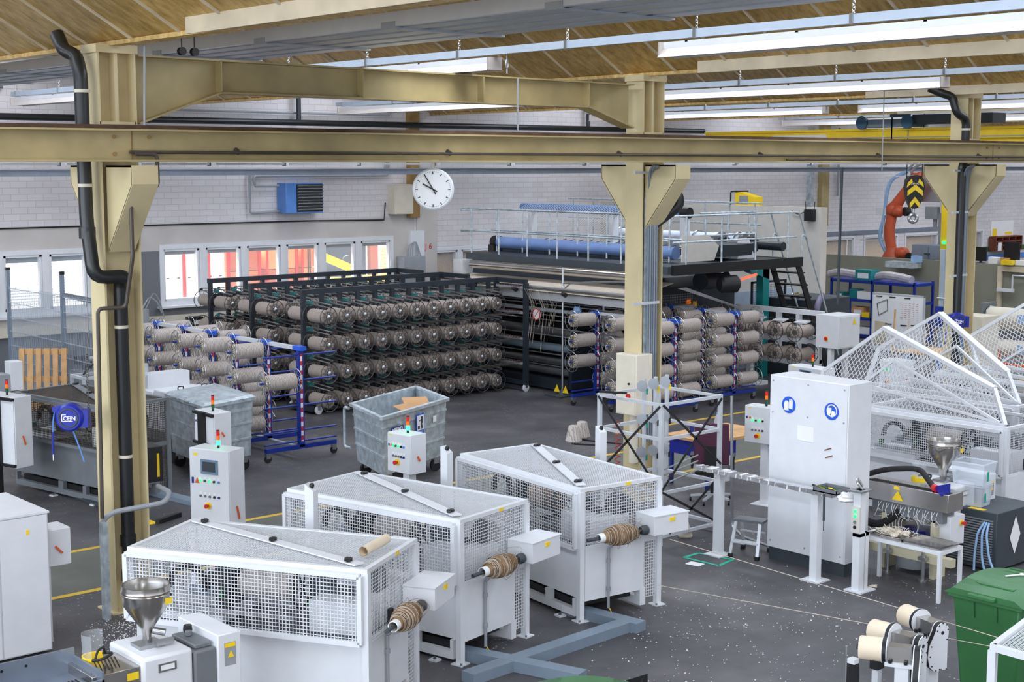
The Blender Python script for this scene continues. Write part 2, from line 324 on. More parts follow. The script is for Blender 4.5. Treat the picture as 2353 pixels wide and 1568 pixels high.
# cable line on brick wall edge and the pipe below bricks
tag(MB().tube([(14.7,WY-.03,3.6),(17,WY-.03,3.6),(20,WY-.03,3.59),(22.2,WY-.03,3.56),(22.25,WY-.03,4.0)],.018,6).obj('wall_cable',M['black']),'thin dark cable running along the wall above the windows','cable')
tag(MB().tube([(7,WY-.03,3.62),(14.35,WY-.03,3.62)],.018,6).obj('wall_cable',M['black']),'thin dark cable on the wall above the leftmost window','cable')
def window(n,x0,x1,z0,z1,nm,blind=.12,fr=.11,slat=False):
    f=MB(); d0,d1=WY-.03,WY+.12
    f.bx(x0,x1,d0,d1,z1-fr,z1); f.bx(x0,x1,d0,d1,z0,z0+fr); f.bx(x0,x0+fr,d0,d1,z0+fr,z1-fr); f.bx(x1-fr,x1,d0,d1,z0+fr,z1-fr)
    for i in range(1,nm):
        x=x0+(x1-x0)*i/nm; f.bx(x-fr*.75,x+fr*.75,d0+.003,d1-.003,z0+fr*.98,z1-fr*.98)
    w=(x1-x0)/nm
    for i in range(nm):
        a=x0+w*i+fr*.8; b=a+w-fr*1.6
        for q in ((a,a+.05,z0+fr,z1-fr),(b-.05,b,z0+fr,z1-fr),(a,b,z0+fr,z0+fr+.05),(a,b,z1-fr-.05,z1-fr)): f.bx(q[0],q[1],d0+.02,d1-.006,q[2],q[3])
    o=S('window_%d'%n,f,M['white'])
    MB().bx(x0+.05,x1-.05,WY+.05,WY+.06,z0+.05,z1-.05).obj('pane',M['glass'],o)
    if blind:
        b=MB(); b.bx(x0+.1,x1-.1,WY+.16,WY+.22,z1-fr-blind,z1-fr+.02)
        if slat:
            z=z1-fr-blind
            while z>z0+.2: b.box(((x0+x1)/2,WY+.2,z),(x1-x0-.2,.05,.004),0,0,rx=.5); z-=.062
        b.obj('blind',M['greymid'] if not slat else M['bluegrey'],o)
    MB().bx(x0-.08,x1+.08,WY-.14,WY,z0-.05,z0).obj('window_sill',M['white'],o)
    return o
window(1,7.0,14.15,1.72,3.14,7,.16,slat=True); window(2,15.85,22.5,1.72,3.14,6,.14); window(3,23.55,29.3,1.75,2.78,5,0,.09)
for i,(p,q) in enumerate(RW): window(4+i,p,q,1.55,2.5,1,0,.07)
for i,(p,q) in enumerate([(23.5,29.3)]+RW): S('trim_%d'%(6+i),MB().bx(p+.02,q-.02,WY+.28,WY+.3,1.5,2.78 if i==0 else 2.5),M['osb'])
S('trim_11',MB().bx(37.8,49.5,WY-.06,WY,2.55,2.68),M['sheet'])
S('trim_12',MB().bx(46.5,60,WY-.03,WY,1.62,1.8),M['green'])
S('trim_13',MB().bx(46.5,60,WY-.03,WY,1.3,1.5),M['bluelt'])
S('trim_14',MB().bx(7,23.0,WY-.14,WY,1.28,1.5),M['beige'])
# partition wall along Y and the low olive wall
S('wall_partition',MB().bx(30,30.25,22.85,WY,0,3.9),M['whitewarm'])
S('trim_15',MB().bx(29.98,30.27,22.83,WY,0,1.2),M['greyplaster'])
S('wall_olive',MB().bx(39.7,39.9,12,WY,0,2.0),M['olive'])
# roof: folded gold foil vaults, ridges along Y
rf=MB(); Y0,Y1=-8,WY
prof=[(0,6.27),(1.21,6.99),(2.2,7.38),(3.1,7.62)]
for xv in XV:
    for sgn in (-1,1):
        for (a,za),(b,zb) in zip(prof,prof[1:]):
            p=[(xv+sgn*a,Y0,za),(xv+sgn*b,Y0,zb),(xv+sgn*b,Y1,zb),(xv+sgn*a,Y1,za)]
            rf.hexa(p+[(x,y,z+.05) for x,y,z in p],0)
    rf.bx(xv-.07,xv+.07,Y0,Y1,6.255,6.3,0)
    y=Y0+.3
    while y<WY:  # seams running down the slope
        for (a,za),(b,zb) in zip(prof,prof[1:]): rf.bar((xv-a,y,za-.012),(xv-b,y,zb-.012),.035,.02,1)
        y+=1.05
    rf.bar((xv-1.21,Y0,6.96),(xv-1.21,Y1,6.96),.05,.05,1)
S('ceiling',rf,[M['foil'],M['board']])
for i,xv in enumerate(XV[1:6]):
    bm=MB(); y0=(2.5,2,4,6,8)[i]; y1=(12.9,13.8,17,22,26)[i]
    bm.bar((xv-.2,y0,6.32),(xv-.2,y1,6.32),.03,.16,0); S('trim_%d'%(16+i),bm,M['board'])
# rooflights added unseen over the crowns, with area lamps filling the hall from above
for i,xv in enumerate(XV[:-1]):
    g=MB(); g.bx(xv+3.0,xv+5.3,Y0,Y1,7.66,7.68); o=S('window_%d'%(10+i),g,mat('rooflight',(240,245,250),.4,0,0,alpha=.12))
    area('rooflight_daylight',(xv+4.15,11,8.0),(2.2,36),2300,(0,0,0),(.80,.88,1))
# outside: yard, building, sky comes from the world
tag(MB().bx(-30,80,WY+.3,70,-.3,-.02).obj('yard_ground',mat('yard',(190,188,186),.8,0,.1)),'pale paved yard outside the windows','ground',kind='structure')
tag(MB().bx(-10,60,52,53,-.02,9).obj('building_facade',mat('facade',(235,222,205),.8,0,.05)),'pale building facade across the yard','building',kind='structure')
area('yard_daylight',(18,WY+7,11),(40,10),26000,(math.radians(25),0,0),(1,.98,.95))
# big soft cool lamp added inside the solid left wall, standing in for daylight
area('window_front_daylight',(-11.5,6,5.5),(34,7),5200,(math.radians(90),0,math.radians(-90)),(.82,.9,1))
area('gate_daylight',(16,-6,4.5),(40,5),500,(math.radians(78),0,0),(.86,.92,1))  # weak fill lamp added inside the front wall, which has no gate
# ---------- steelwork ----------
def column(k,label,zbot_det=True):
    X=XV[k]+.02+.04*(k==2)+.14*(k==3); t=T('steel_column',label,'column',(X,15.05,0))
    b=MB(); 
    for s in (-1,1): b.bx(s*.21-.012,s*.21+.012,-.17,.17,0,6.25)
    b.bx(-.21,.21,-.01,.01,0,6.25); b.bx(-.24,.24,-.19,.19,6.18,6.27); b.bx(-.21,.21,-.17,.17,5.42,5.45); b.bx(-.26,.26,-.2,.2,0,.02)
    b.bx(-.02,.02,-.15,-.01,5.45,6.18); b.obj('shaft',M['paintcol'],t)
    for s in (-1,1):
        c=MB(); pf=[(0,.15*s,4.98),(0,.75*s,4.98),(0,.75*s,4.78),(0,.15*s,4.05)]
        c.ext([(p[0]-.15,p[1],p[2]) for p in pf],(.02,0,0)); c.ext([(p[0]+.13,p[1],p[2]) for p in pf],(.02,0,0))
        c.bar((0,.75*s,4.98),(0,.75*s,4.78),.3,.02,0,up=(0,1,0)); c.bar((0,.75*s,4.78),(0,.15*s,4.05),.3,.02,0,up=(0,1,0)); c.bx(-.15,.15,.15*s,.75*s,4.96,4.98)
        c.obj('corbel',M['paintcol'],t)
    return t
cols=[column(1,'cream steel column at the left beside the grey cabinets'),column(2,'cream steel column in the middle with cable bundle and switch box'),column(3,'cream steel column at the right carrying the blue hose reel'),]
column(4,'far cream steel column behind the right one') if 0 else None
def ibeam(name,label,y,x0,x1,z0,z1):
    t=T(name,label,'beam',(x0,y,0)); L=x1-x0; b=MB()
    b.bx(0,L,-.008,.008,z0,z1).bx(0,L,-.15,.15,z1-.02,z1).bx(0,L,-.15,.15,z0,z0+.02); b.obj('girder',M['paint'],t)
    MB().bx(0,L,-.03,.03,z1,z1+.045).obj('crane_rail',M['rust'],t); return t
bt=ibeam('crane_beam','long cream steel crane runway beam crossing the whole picture',14.45,-6,60,5.02,5.36)
ibeam('crane_beam','second crane runway beam on the far side of the columns',15.65,-6,60,5.02,5.36)
j=MB()
for x in (7.15,23.9): 
    j.bx(x+6-.004,x+6+.004,-.02,-.008,5.04,5.34)
    for dx in (-.2,.2):
        for z in (5.1,5.28): j.cyl((x+6+dx,-.008,z),(x+6+dx,-.03,z),.02,8)
j.obj('splice_joint',M['stainbrown'],bt)
p=MB(); p.tube([(13.1,-.06,5.12),(66,-.06,5.12)],.018,8); p.tube([(24,-.06,5.06),(66,-.06,5.06)],.012,8)
for x in range(14,60,3): p.cyl((x+.4,-.008,5.15),(x+.4,-.07,5.12),.03,8)
p.obj('conduit',M['wirebrown'],bt)
# steel pipe dropping at left column
tag(MB().tube([(7.15,14.36,5.1),(7.4,14.36,5.1),(7.4,14.36,4.75),(7.15,14.5,4.7),(7.15,14.5,4.0),(7.15,14.7,3.45),(6.85,14.75,3.45),(6.82,14.75,1.15)],.022,8,round_=.06).obj('air_pipe',M['wirebrown']),'thin brown compressed air pipe running down the left column','pipe')
# roof girder between column 1 and 2
gY=15.05; gt=T('roof_girder','tapered cream steel roof girder between left and middle columns','girder',(0,gY,0))
def gz(x,y): q=onY(x,y,gY); return (q.x,q.z)
tp=[gz(298,140),gz(1480,192)]; bt_=[gz(298,284),gz(497,214),gz(1340,246),gz(1450,294)]
X1,X2=XV[1]+.3,XV[2]-.3; top=[(X1,6.17),(X2,6.12)]
low=[(X1,gz(298,284)[1]),(gz(497,214)[0],gz(497,214)[1]),(gz(1340,246)[0],gz(1340,246)[1]),(X2,gz(1450,294)[1])]
b=MB(); b.ext([(x,-.006,z) for x,z in top+low[::-1]],(0,.012,0))
b.bar((top[0][0],0,top[0][1]),(top[1][0],0,top[1][1]),.26,.02)
for (a,za),(c,zc) in zip(low,low[1:]): b.bar((a,0,za),(c,0,zc),.26,.02)
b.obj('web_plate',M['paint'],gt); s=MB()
for x,yb in ((497,214),(822,226),(1098,237),(1340,246)):
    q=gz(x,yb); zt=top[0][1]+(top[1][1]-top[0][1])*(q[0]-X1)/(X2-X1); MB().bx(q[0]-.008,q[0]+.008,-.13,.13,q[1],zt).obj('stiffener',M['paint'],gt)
# rain downpipes
def down(k,label,off):
    X=XV[k]; t=T('downpipe',label,'pipe',(X,15.05,0)); b=MB()
    b.tube([(-.45,.25,6.38),(-.45,.1,6.2),(-.36,.0,6.15),(-.36,-.1,5.95),(-.36,-.12,4.4),(-.36,-.25,3.78),(0,-.25,3.78),(0,-.13,3.7),(0,-.13,.35)],.075,14,round_=.14) if k==1 else b.tube([(-.6,.3,6.36),(-.45,.1,6.25),(-.3,0,6.2),(-.3,-.1,5.9),(-.02,-.12,5.8),(-.02,-.12,5.1),(-.22,-.2,4.95),(-.22,-.2,.9)],.075,14,round_=.12)
    b.obj('pipe',M['pipeblk'],t); c=MB()
    for z in ((5.75,4.75,3.2,1.75) if k==1 else (5.6,)):
        xx=(-.36 if z>3.8 else 0) if k==1 else -.02; MB().cyl((xx,-.125,z),(xx,-.125,z+.035),.082,14).obj('pipe_clamp',M['beige'],t)
    if k==1:
        for z in (.75,.35,4.2): MB().cyl((0 if z<3 else -.36,-.13,z),(0 if z<3 else -.36,-.13,z+.12),.09,14).obj('pipe_socket',M['pipeblk'],t)
    return t
down(1,'black drainpipe with elbows running down the left column',0); down(3,'black drainpipe beside the upper part of the right column',0)
t=tag(MB().tube([(15.62,15.3,4.75),(15.9,14.75,4.62),(15.95,14.7,4.4),(15.62,14.95,4.1),(15.6,14.95,3.2)],.085,12,round_=.12).obj('downpipe',M['pipeblk']),'black drainpipe bend hanging behind the middle column','pipe')
# cable bundles on middle and right columns
for k,lb in ((2,'bundle of grey cables running down the middle column'),(3,'cable tray of grey cables down the right column')):
    X=XV[k]; t=T('cable_bundle',lb,'cables',(X-(.12 if k==3 else 0),15.05,0)); zb=.9 if k==2 else 1.0
    for i in range(5): MB().tube([(-.3+.03*i,-.5,4.96),(-.15+.04*i,-.3,4.9),(-.06+.045*i,-.2,4.6),(-.06+.045*i,-.2,zb)],.016,6,round_=.15).obj('cable',M['grey'] if i%2 else M['bluegrey'],t)
    b=MB().bx(-.1,.16,-.17,-.15,zb,4.6); b.obj('tray_back',M['galv'],t); b=MB()
    for z in (4.85,2.95,4.1,1.9)[:2 if k==2 else 4]: MB().bx(-.36,.18,-.215,-.18,z,z+.04).obj('tray_bracket',M['alu'],t)
# chains on the left column, conduit frame at its foot
t=T('pull_chain','thin hanging chain on the face of the left column','chain',(6.87,14.98,0)); b=MB(); z=2.95
while z>2.1: b.torus((-.06,0,z),(1,0,0) if int(z*50)%2 else (0,1,0),.014,.004,10,4); z-=.028
b.torus((-.06,0,2.02),(1,0,0),.05,.006,14,5); b.obj('links',M['wire'],t); MB().tube([(-.02,0,3.2),(-.06,0,2.95)],.006,5).obj('hook',M['wire'],t); MB().tube([(-.02,0,4.7),(-.03,0,3.2)],.003,5).obj('cord',M['wire'],t)
tag(MB().tube([(6.85,14.8,0.3),(6.85,14.8,1.12),(6.95,14.75,1.2),(7.5,14.6,1.25),(7.62,14.7,1.33),(7.62,15,1.35)],.03,10,round_=.08).obj('conduit_pipe',M['grey']),'grey conduit pipe bent around the foot of the left column','pipe')
tag(MB().bx(6.82,6.88,14.74,14.84,0,1.1).obj('conduit_duct',M['galv']),'galvanised duct at the foot of the left column','duct')
# clock
cp=onY(996,435,14.45); t=T('wall_clock','round white station clock hanging from the crane beam','clock',(cp.x,14.45,cp.z)); R_=.245
t.rotation_euler=(0,0,math.radians(8))
d=Vector((-.655*.2-.3,-.95,0)).normalized(); d=Vector((0,-1,0)) ; t.rotation_euler=(0,0,math.radians(-44))
MB().lathe((0,.05,0),(0,-1,0),[(R_*1.03,0),(R_*1.06,.02),(R_*1.06,.09),(R_*1.0,.1)],40).obj('case',M['alu'],t)
f=MB().lathe((0,-.05,0),(0,-1,0),[(R_*.97,0),(R_*.97,.004)],40).obj('dial',M['paper'],t); mk=MB()
for i in range(60):
    a=2*PI*i/60; r1=R_*.9; r0=R_*(.76 if i%5==0 else .86); w=.012 if i%5==0 else .004
    p=Vector((math.sin(a),0,math.cos(a))); mk.bar(p*r0+V(0,-.056,0),p*r1+V(0,-.056,0),w,.002,0,up=(0,1,0))
mk.obj('hour_marks',M['black'],t)
for nm,ang,l0,l1,w in (('minute_hand',math.radians(55*6),-.07,.21,.012),('hour_hand',math.radians(298),-.06,.14,.017)):
    p=Vector((math.sin(ang),0,math.cos(ang))); MB().bar(p*l0+V(0,-.062,0),p*l1+V(0,-.062,0),w,.004,0,up=(0,1,0)).obj(nm,M['black'],t)
MB().cyl((0,0,R_),(0,0,.345),.02,10).bx(-.07,.07,-.03,.03,.33,.36).obj('hanger',M['beige'],t)
# far crane girder on wall, black pipe, ducts on upper wall
tag(MB().bx(-8,58,WY-.9,WY-.75,4.73,4.86).bx(-8,58,WY-1,WY-.65,4.86,4.88).obj('crane_rail_beam',M['sheet']),'grey steel crane rail running along the window wall','beam')
tag(MB().tube([(-5,WY-.4,5.98),(34,WY-.4,5.98)],.075,12).obj('heating_pipe',M['pipeblk']),'thick black pipe high on the window wall','pipe')
tag(MB().tube([(4,WY-.1,6.6),(12.3,WY-.1,6.6)],.03,6).obj('conduit_pipe',M['greymid']),'thin grey conduit on the upper wall at far left','pipe')
tag(MB().tube([(15.8,WY-.15,6.22),(22.3,WY-.15,6.22),(22.35,WY-.15,6.35),(22.35,WY-.15,6.5)],.03,6,round_=.06).obj('conduit_pipe',M['grey']),'thin conduit on the upper wall above the black pipe','pipe')
for x in (19.5,29.2): tag(MB().cyl((x,WY-.3,6.0),(x,WY-.3,6.9),.06,8).obj('pipe_riser',M['dark']),'short dark riser above the black pipe %s'%('left of the clock' if x<20 else 'right of the clock'),'pipe')
# downpipe on wall at left column and unit heater
tag(MB().bx(15.05,15.17,WY-.12,WY,1.3,4.9).obj('cable_duct',M['grey']),'grey vertical cable duct on wall left of the long window','duct')
t=T('unit_heater','blue louvred unit heater on the brick wall','heater',(19.3,WY,4.2)); ux0,ux1=onY(636,470,WY).x-19.3,onY(721,470,WY).x-19.3
b=MB().bx(ux0,ux1,-.42,-.02,-.40,.33); b.obj('casing',M['bluelt'],t,bev=.01)
MB().bx(ux0+.3,ux1-.02,-.43,-.42,-.37,.30).obj('recess',M['black'],t)
for i in range(9): MB().box(((ux0+.3+ux1)/2,-.45,.26-.072*i),(ux1-ux0-.34,.07,.012),0,0,rx=-.45).obj('louvre',M['grey'],t)
p=MB().tube([(-.95,-.12,-.38),(-1.1,-.12,-.38),(-1.1,-.12,.62),(2.9,-.12,.62),(2.9,-.12,1.2)],.03,8,round_=.12).tube([(-.95,-.12,.28),(-1.0,-.12,.5),(3.0,-.12,.5),(3.0,-.12,1.2)],.03,8,round_=.12); p.tube([(-.95,-.12,-.38),(ux0,-.12,-.35)],.03,8); p.tube([(-.95,-.12,.26),(ux0,-.12,.26)],.03,8)
tag(p.obj('heating_pipe',M['grey']),'pair of grey heating pipes feeding the blue heater','pipe').location=(19.3,WY,4.2)
# boxes at the J6 corner
t=T('switch_cabinet','beige electrical cabinet high on the wall left of the clock','cabinet',(22.8,WY,4.15)); MB().bx(-.45,.15,-.3,0,-.45,.32).obj('body',M['beige'],t,bev=.01); MB().bx(-.42,.12,-.31,-.3,-.42,.29).obj('door',M['beige'],t)
t=T('fuse_box','grey wall cabinet below the red J 6 marking','cabinet',(23.0,WY,2.25)); MB().bx(-.4,.3,-.35,0,-.4,.35).obj('body',M['grey'],t,bev=.01); MB().bx(0,.45,-.1,0,.3,1.0).obj('panel',M['white'],t)
for i in range(4): MB().tube([(-.2+.06*i,-.2,.35),(-.2+.06*i,-.2,.6),(.1,-.2,.75),(.1+.05*i,-.2,.35)],.012,6,round_=.1).obj('cable',M['grey'],t)
text('J 6',.22,'red',None,(23.62,WY-.065,2.82),(PI/2,0,0)).name='wall_lettering'; tag(bpy.data.objects['wall_lettering'],'red painted letters J 6 on the wall corner','lettering')
t=tag(MB().bx(-.12,.12,-.12,0,-.15,.15).bx(-.16,.1,-.16,-.12,-.1,.1,1).obj('floodlight',[M['yellow'],M['paper']]),'small yellow lamp under the crane rail right of the clock','lamp'); t.location=(30.9,WY-1,4.68)
# louvred radiant panels
def panel(name,label,x,w,z,y0,y1):
    t=T(name,label,'radiant panel',(x,y0,z)); L=y1-y0; b=MB()
    b.bx(-.02,w,0,L,.0,.03,0); 
    for i in range(4): b.bar((w*(i+.5)/4,0,-.03),(w*(i+.5)/4,L,-.03),w/6,.05,0)
    b.obj('louvred_sheet',M['rooflouv'],t); MB().bx(-.08,0,0,L,-.05,.1).obj('edge_strip',M['lampw'],t); c=MB()
    y=1.0
    while y<L:
        MB().bx(-.08,w,y-.05,y+.05,-.075,-.055).bx(-.09,-.06,y-.12,y+.12,-.07,.0).obj('cross_bracket',M['rooflouv'],t); y+=2.6
    return t
panel('radiant_panel','wide louvred grey heating panel under the roof, left of the long lamp rows',9.4,1.5,6.49,4,29.5)
panel('radiant_panel','second louvred heating panel over the wall at far left',1.2,1.5,6.62,4,29.5)
# lamp rows
def lamp_row(x,z,segs,label,y0,y1,lb2):
    t=T('lamp_track',label,'cable track',(x,y0,z)); L=y1-y0
    MB().bx(-.03,.03,0,L,0,.09).obj('track',M['rail'],t); b=MB(); y=1.2
    while y<L:
        zz=.09; k=0; b=MB()
        while zz<.62: b.torus((0,y,zz+.02),(1,0,0) if k%2 else (0,1,0),.016,.004,8,4); zz+=.03;k+=1
        b.bx(-.045,.045,y-.02,y+.02,-.01,.1); y+=2.05; b.obj('hanging_chain',M['steel'],t)
    for i,(a,c) in enumerate(segs):
        l=T('strip_light','%s, %s'%(lb2,('far section','middle section','near section')[i] if len(segs)>2 else ('far section','near section')[i]),'lamp',(x,a,z-.13),0,'hanging strip lights'); Ls=c-a; m=MB()
        MB().bx(-.055,.055,0,Ls,.03,.1).obj('housing',M['lampw'],l)
        for sg in (-1,1): m.ext([(sg*.04,0,.035),(sg*.05,0,.035),(sg*.14,0,-.07),(sg*.13,0,-.07)],(0,Ls,0))
        m.obj('reflector',M['lampshade'],l)
        for s in (-1,1): MB().bx(-.12,.12,(0 if s<0 else Ls)-.01,(0 if s<0 else Ls)+.01,-.06,.1).obj('end_cap',M['lampshade'],l)
        e=MB(); q=1.5
        while q<Ls: e.bx(-.055,.055,q-.02,q+.02,.085,.1); q+=1.5
        e.cyl((0,.1,.02),(0,Ls-.1,.02),.018,8); e.obj('tube_lamp',M['paper'],l)
    return t
lamp_row(12.05,6.36,[(20,29.4),(11.9+2.4,18.5),(2.0,11.35)],'galvanised track of the nearest hanging lamp row',1.5,29.6,'white strip light of the nearest lamp row')
lamp_row(20.0,6.36,[(20.5,29.4),(12.95,19.3),(3.0,11.4)],'galvanised track of the middle hanging lamp row',1.5,29.6,'white strip light of the second lamp row')
lamp_row(28.3,6.36,[(21.5,29.4),(13,20.5),(3.0,12)],'galvanised track of the third hanging lamp row',1.5,29.6,'white strip light of the third lamp row')
lamp_row(36.6,6.36,[(20.5,29.4),(10,20)],'galvanised track of the farthest hanging lamp row',1.5,29.6,'white strip light of the farthest lamp row')
# row of thin strip lights just behind the crane beam
for i in range(13):
    px=60+172*i; q=onY(px,379,16.6); l=T('batten_light','thin white batten light hanging behind the crane beam, %s from the left'%(ORD[i] if i<12 else 'thirteenth'),'lamp',(q.x,16.6,4.98),math.radians(-3),'batten lights behind the crane beam')
    w=.5*(onY(px+150,379,16.6).x-q.x); MB().bx(-w,w,-.03,.03,-.0,.03).obj('body',M['lampw'],l); MB().bx(w*.96,w,-.035,.035,-.012,.035).obj('end_cap',M['greymid'],l)
# rods and hooks hanging near the beam
for x,y0,y1,lb in ((332,105,288,'thin vertical rod in front of the roof girder at left'),(1190,180,303,'thin vertical rod with ring in front of the roof girder')):
    a=onY(x,y0,14.3); c=onY(x,y1,14.3); tag(MB().cyl(a,c,.012,6).obj('steel_rod',M['grey']),lb,'rod')
for i,x in enumerate((418,447)):
    a=onY(x,85,14.9); c=onY(x,130,14.9); t=T('cable_pulley','small black cable pulley on the roof girder, %s one'%('left','right')[i],'pulley',(c.x,14.9,6.22)); MB().cyl((0,0,0),(0,0,.3),.006,6).obj('cord',M['black'],t); MB().lathe((0,-.03,.02),(0,1,0),[(.045,0),(.03,.03),(.045,.06)],16).obj('wheel',M['black'],t)
# yellow bridge crane
t=T('bridge_crane','yellow bridge crane girder in the far right bay','crane',(33,15.2,0)); L=29.3-15.2
MB().bx(-.15,.15,0,L,5.42,5.9).bx(-.2,.2,0,L,5.86,5.92).obj('girder',M['yellow'],t)
MB().bx(-.3,-.26,1,L,5.66,5.69).obj('conductor_rail',M['grey'],t)
s=MB().bx(-.17,-.155,9.7,11.6,5.45,5.78).obj('name_board',M['paper'],t); tx=text('Stepper 4',.3,'black',t,(-.18,10.65,5.6),(PI/2,0,-PI/2),name='lettering')
tr=T('crane_trolley','blue trolley hoist running on the yellow crane girder','hoist',(33,23.0,5.95))
MB().bx(-.35,.35,-.95,.75,.0,.2).obj('chassis',M['bluegrey'],tr); MB().bx(-.3,.3,-3.2,-.9,.06,.3).obj('hoist_drum',M['slate'],tr)
for yy in (-.8,.6): MB().lathe((-.4,yy,.12),(1,0,0),[(.18,0),(.18,.08),(.1,.1)],18).obj('wheel',mat('trolley_blue',(40,90,120),.4),tr)
MB().bx(-.42,-.36,.1-.05-.4,.05-.4,-.55,.3).bx(-.42,-.36,-.9,-.3,.25,.35).obj('bracket_arm',mat('trolley_blue2',(40,90,120),.4),tr); MB().torus((-.4,-.55,-.62),(1,0,0),.11,.045,18,6).obj('hook',M['slate'],tr)
hp=onX(2100,440,33); hk=T('hook_block','black and yellow chevron crane hook block hanging at right','hook',(33,hp.y,hp.z),math.radians(-90+49.2))
blk=[(0,.43),(.15,.4),(.22,.3),(.25,.1),(.2,-.2),(.1,-.42),(0,-.45)]
pf=[(x,-.12,z) for x,z in blk]+[(-x,-.12,z) for x,z in blk[-2:0:-1]]
MB().ext(pf,(0,.24,0)).obj('block_body',M['black'],hk,sm=20)
c=MB()
for z,w in ((.06,.2),(-.26,.13)):
    for s in (-1,1): c.ext([(0,-.13,z+.12),(s*w,-.13,z-.04),(s*w,-.13,z-.18),(0,-.13,z-.02)],(0,.008,0))
for s in (-1,1): c.ext([(s*.1,-.13,.33),(s*.2,-.13,.22),(s*.22,-.13,.1),(s*.07,-.13,.24)],(0,.008,0))
c.obj('chevron',M['yellow'],hk); text('DEMAG',.07,'paper',hk,(0,-.125,.2),(PI/2,0,0)); MB().cyl((0,0,-.45),(0,0,-.55),.04,10).torus((0,0,-.7),(0,1,0),.1,.05,20,8).obj('hook',M['steel'],hk)
r=MB()
for s in (-1,1): r.cyl((s*.2,0,.3),(s*.2,0,2.1),.012,6)
r.obj('wire_rope',M['black'],hk)
# ================= BOBBINS, CREEL, CARTS =================
def bobbin_proto(kind):
    t=T('yarn_bobbin','x','bobbin'); L=.315; R=.205 if kind=='cart' else .203
    cart=kind=='cart'; r=.135
    y=MB().lathe((-L+.03,0,0),(1,0,0),[(r*.93,0),(r,.012),(r,.55),(r*.93,.562)] ,22); y.obj('yarn_winding',M['wound'] if cart else M['woundcr'],t)
    for s in (-1,1):
        f=MB(); x=s*L; f.torus((x,0,0),(1,0,0),R,.0065 if cart else .0085,26,5)
        for i in range(10):
            a=2*PI*i/10; d=Vector((0,math.cos(a),math.sin(a))); f.bar(V(x,0,0)+d*.03,V(x,0,0)+d*R,.008,.008,0,up=(1,0,0))
        f.lathe((x-.006,0,0),(1,0,0),[(.055,0),(.055,.012)],14,0)
        f.torus((x,0,0),(1,0,0),.11,.004,20,4)
        if cart and s<0:
            f.lathe((x+.012,0,0),(1,0,0),[(.125,0),(.125,.006)],22,1)
            for i in range(10):
                a=2*PI*i/10+.3; d=Vector((0,math.cos(a),math.sin(a))); f.bar(V(x+.01,0,0)+d*.06,V(x+.01,0,0)+d*.12,.012,.003,2,up=(1,0,0))
        f.obj('flange_wheel',[M['steel'] if cart else M['wire'],M['card'] if 0 else M['cork'],M['black']],t)
    if cart: MB().lathe((-L-.07,0,0),(1,0,0),[(.018,0),(.018,.08),(.045,.09),(.045,.11)],12).obj('hub',M['blue'],t)
    else: MB().lathe((-L-.03,0,0),(1,0,0),[(.012,0),(.03,.008),(.05,.02),(.05,.05)],14).obj('hub',M['steel'],t)
    return t
creel_b=bobbin_proto('creel'); cart_b=bobbin_proto('cart'); used={}
def place(proto,key,loc,rz,label,group,thin=1):
    if key not in used:
        used[key]=1; proto.location=loc; proto.rotation_euler=(0,0,rz); proto['label']=label; proto['group']=group; o=proto
    else: o=dup(proto,loc,rz,label,group)
    return o
ROWZ=[1.96,1.40,.83,.26]; RN=['top row','second row','third row','bottom row']; PX0=16.14; PITCHX=.4415
frames=[(24.95,'nearest creel frame'),(26.95,'middle creel frame'),(28.7,'farthest creel frame')]
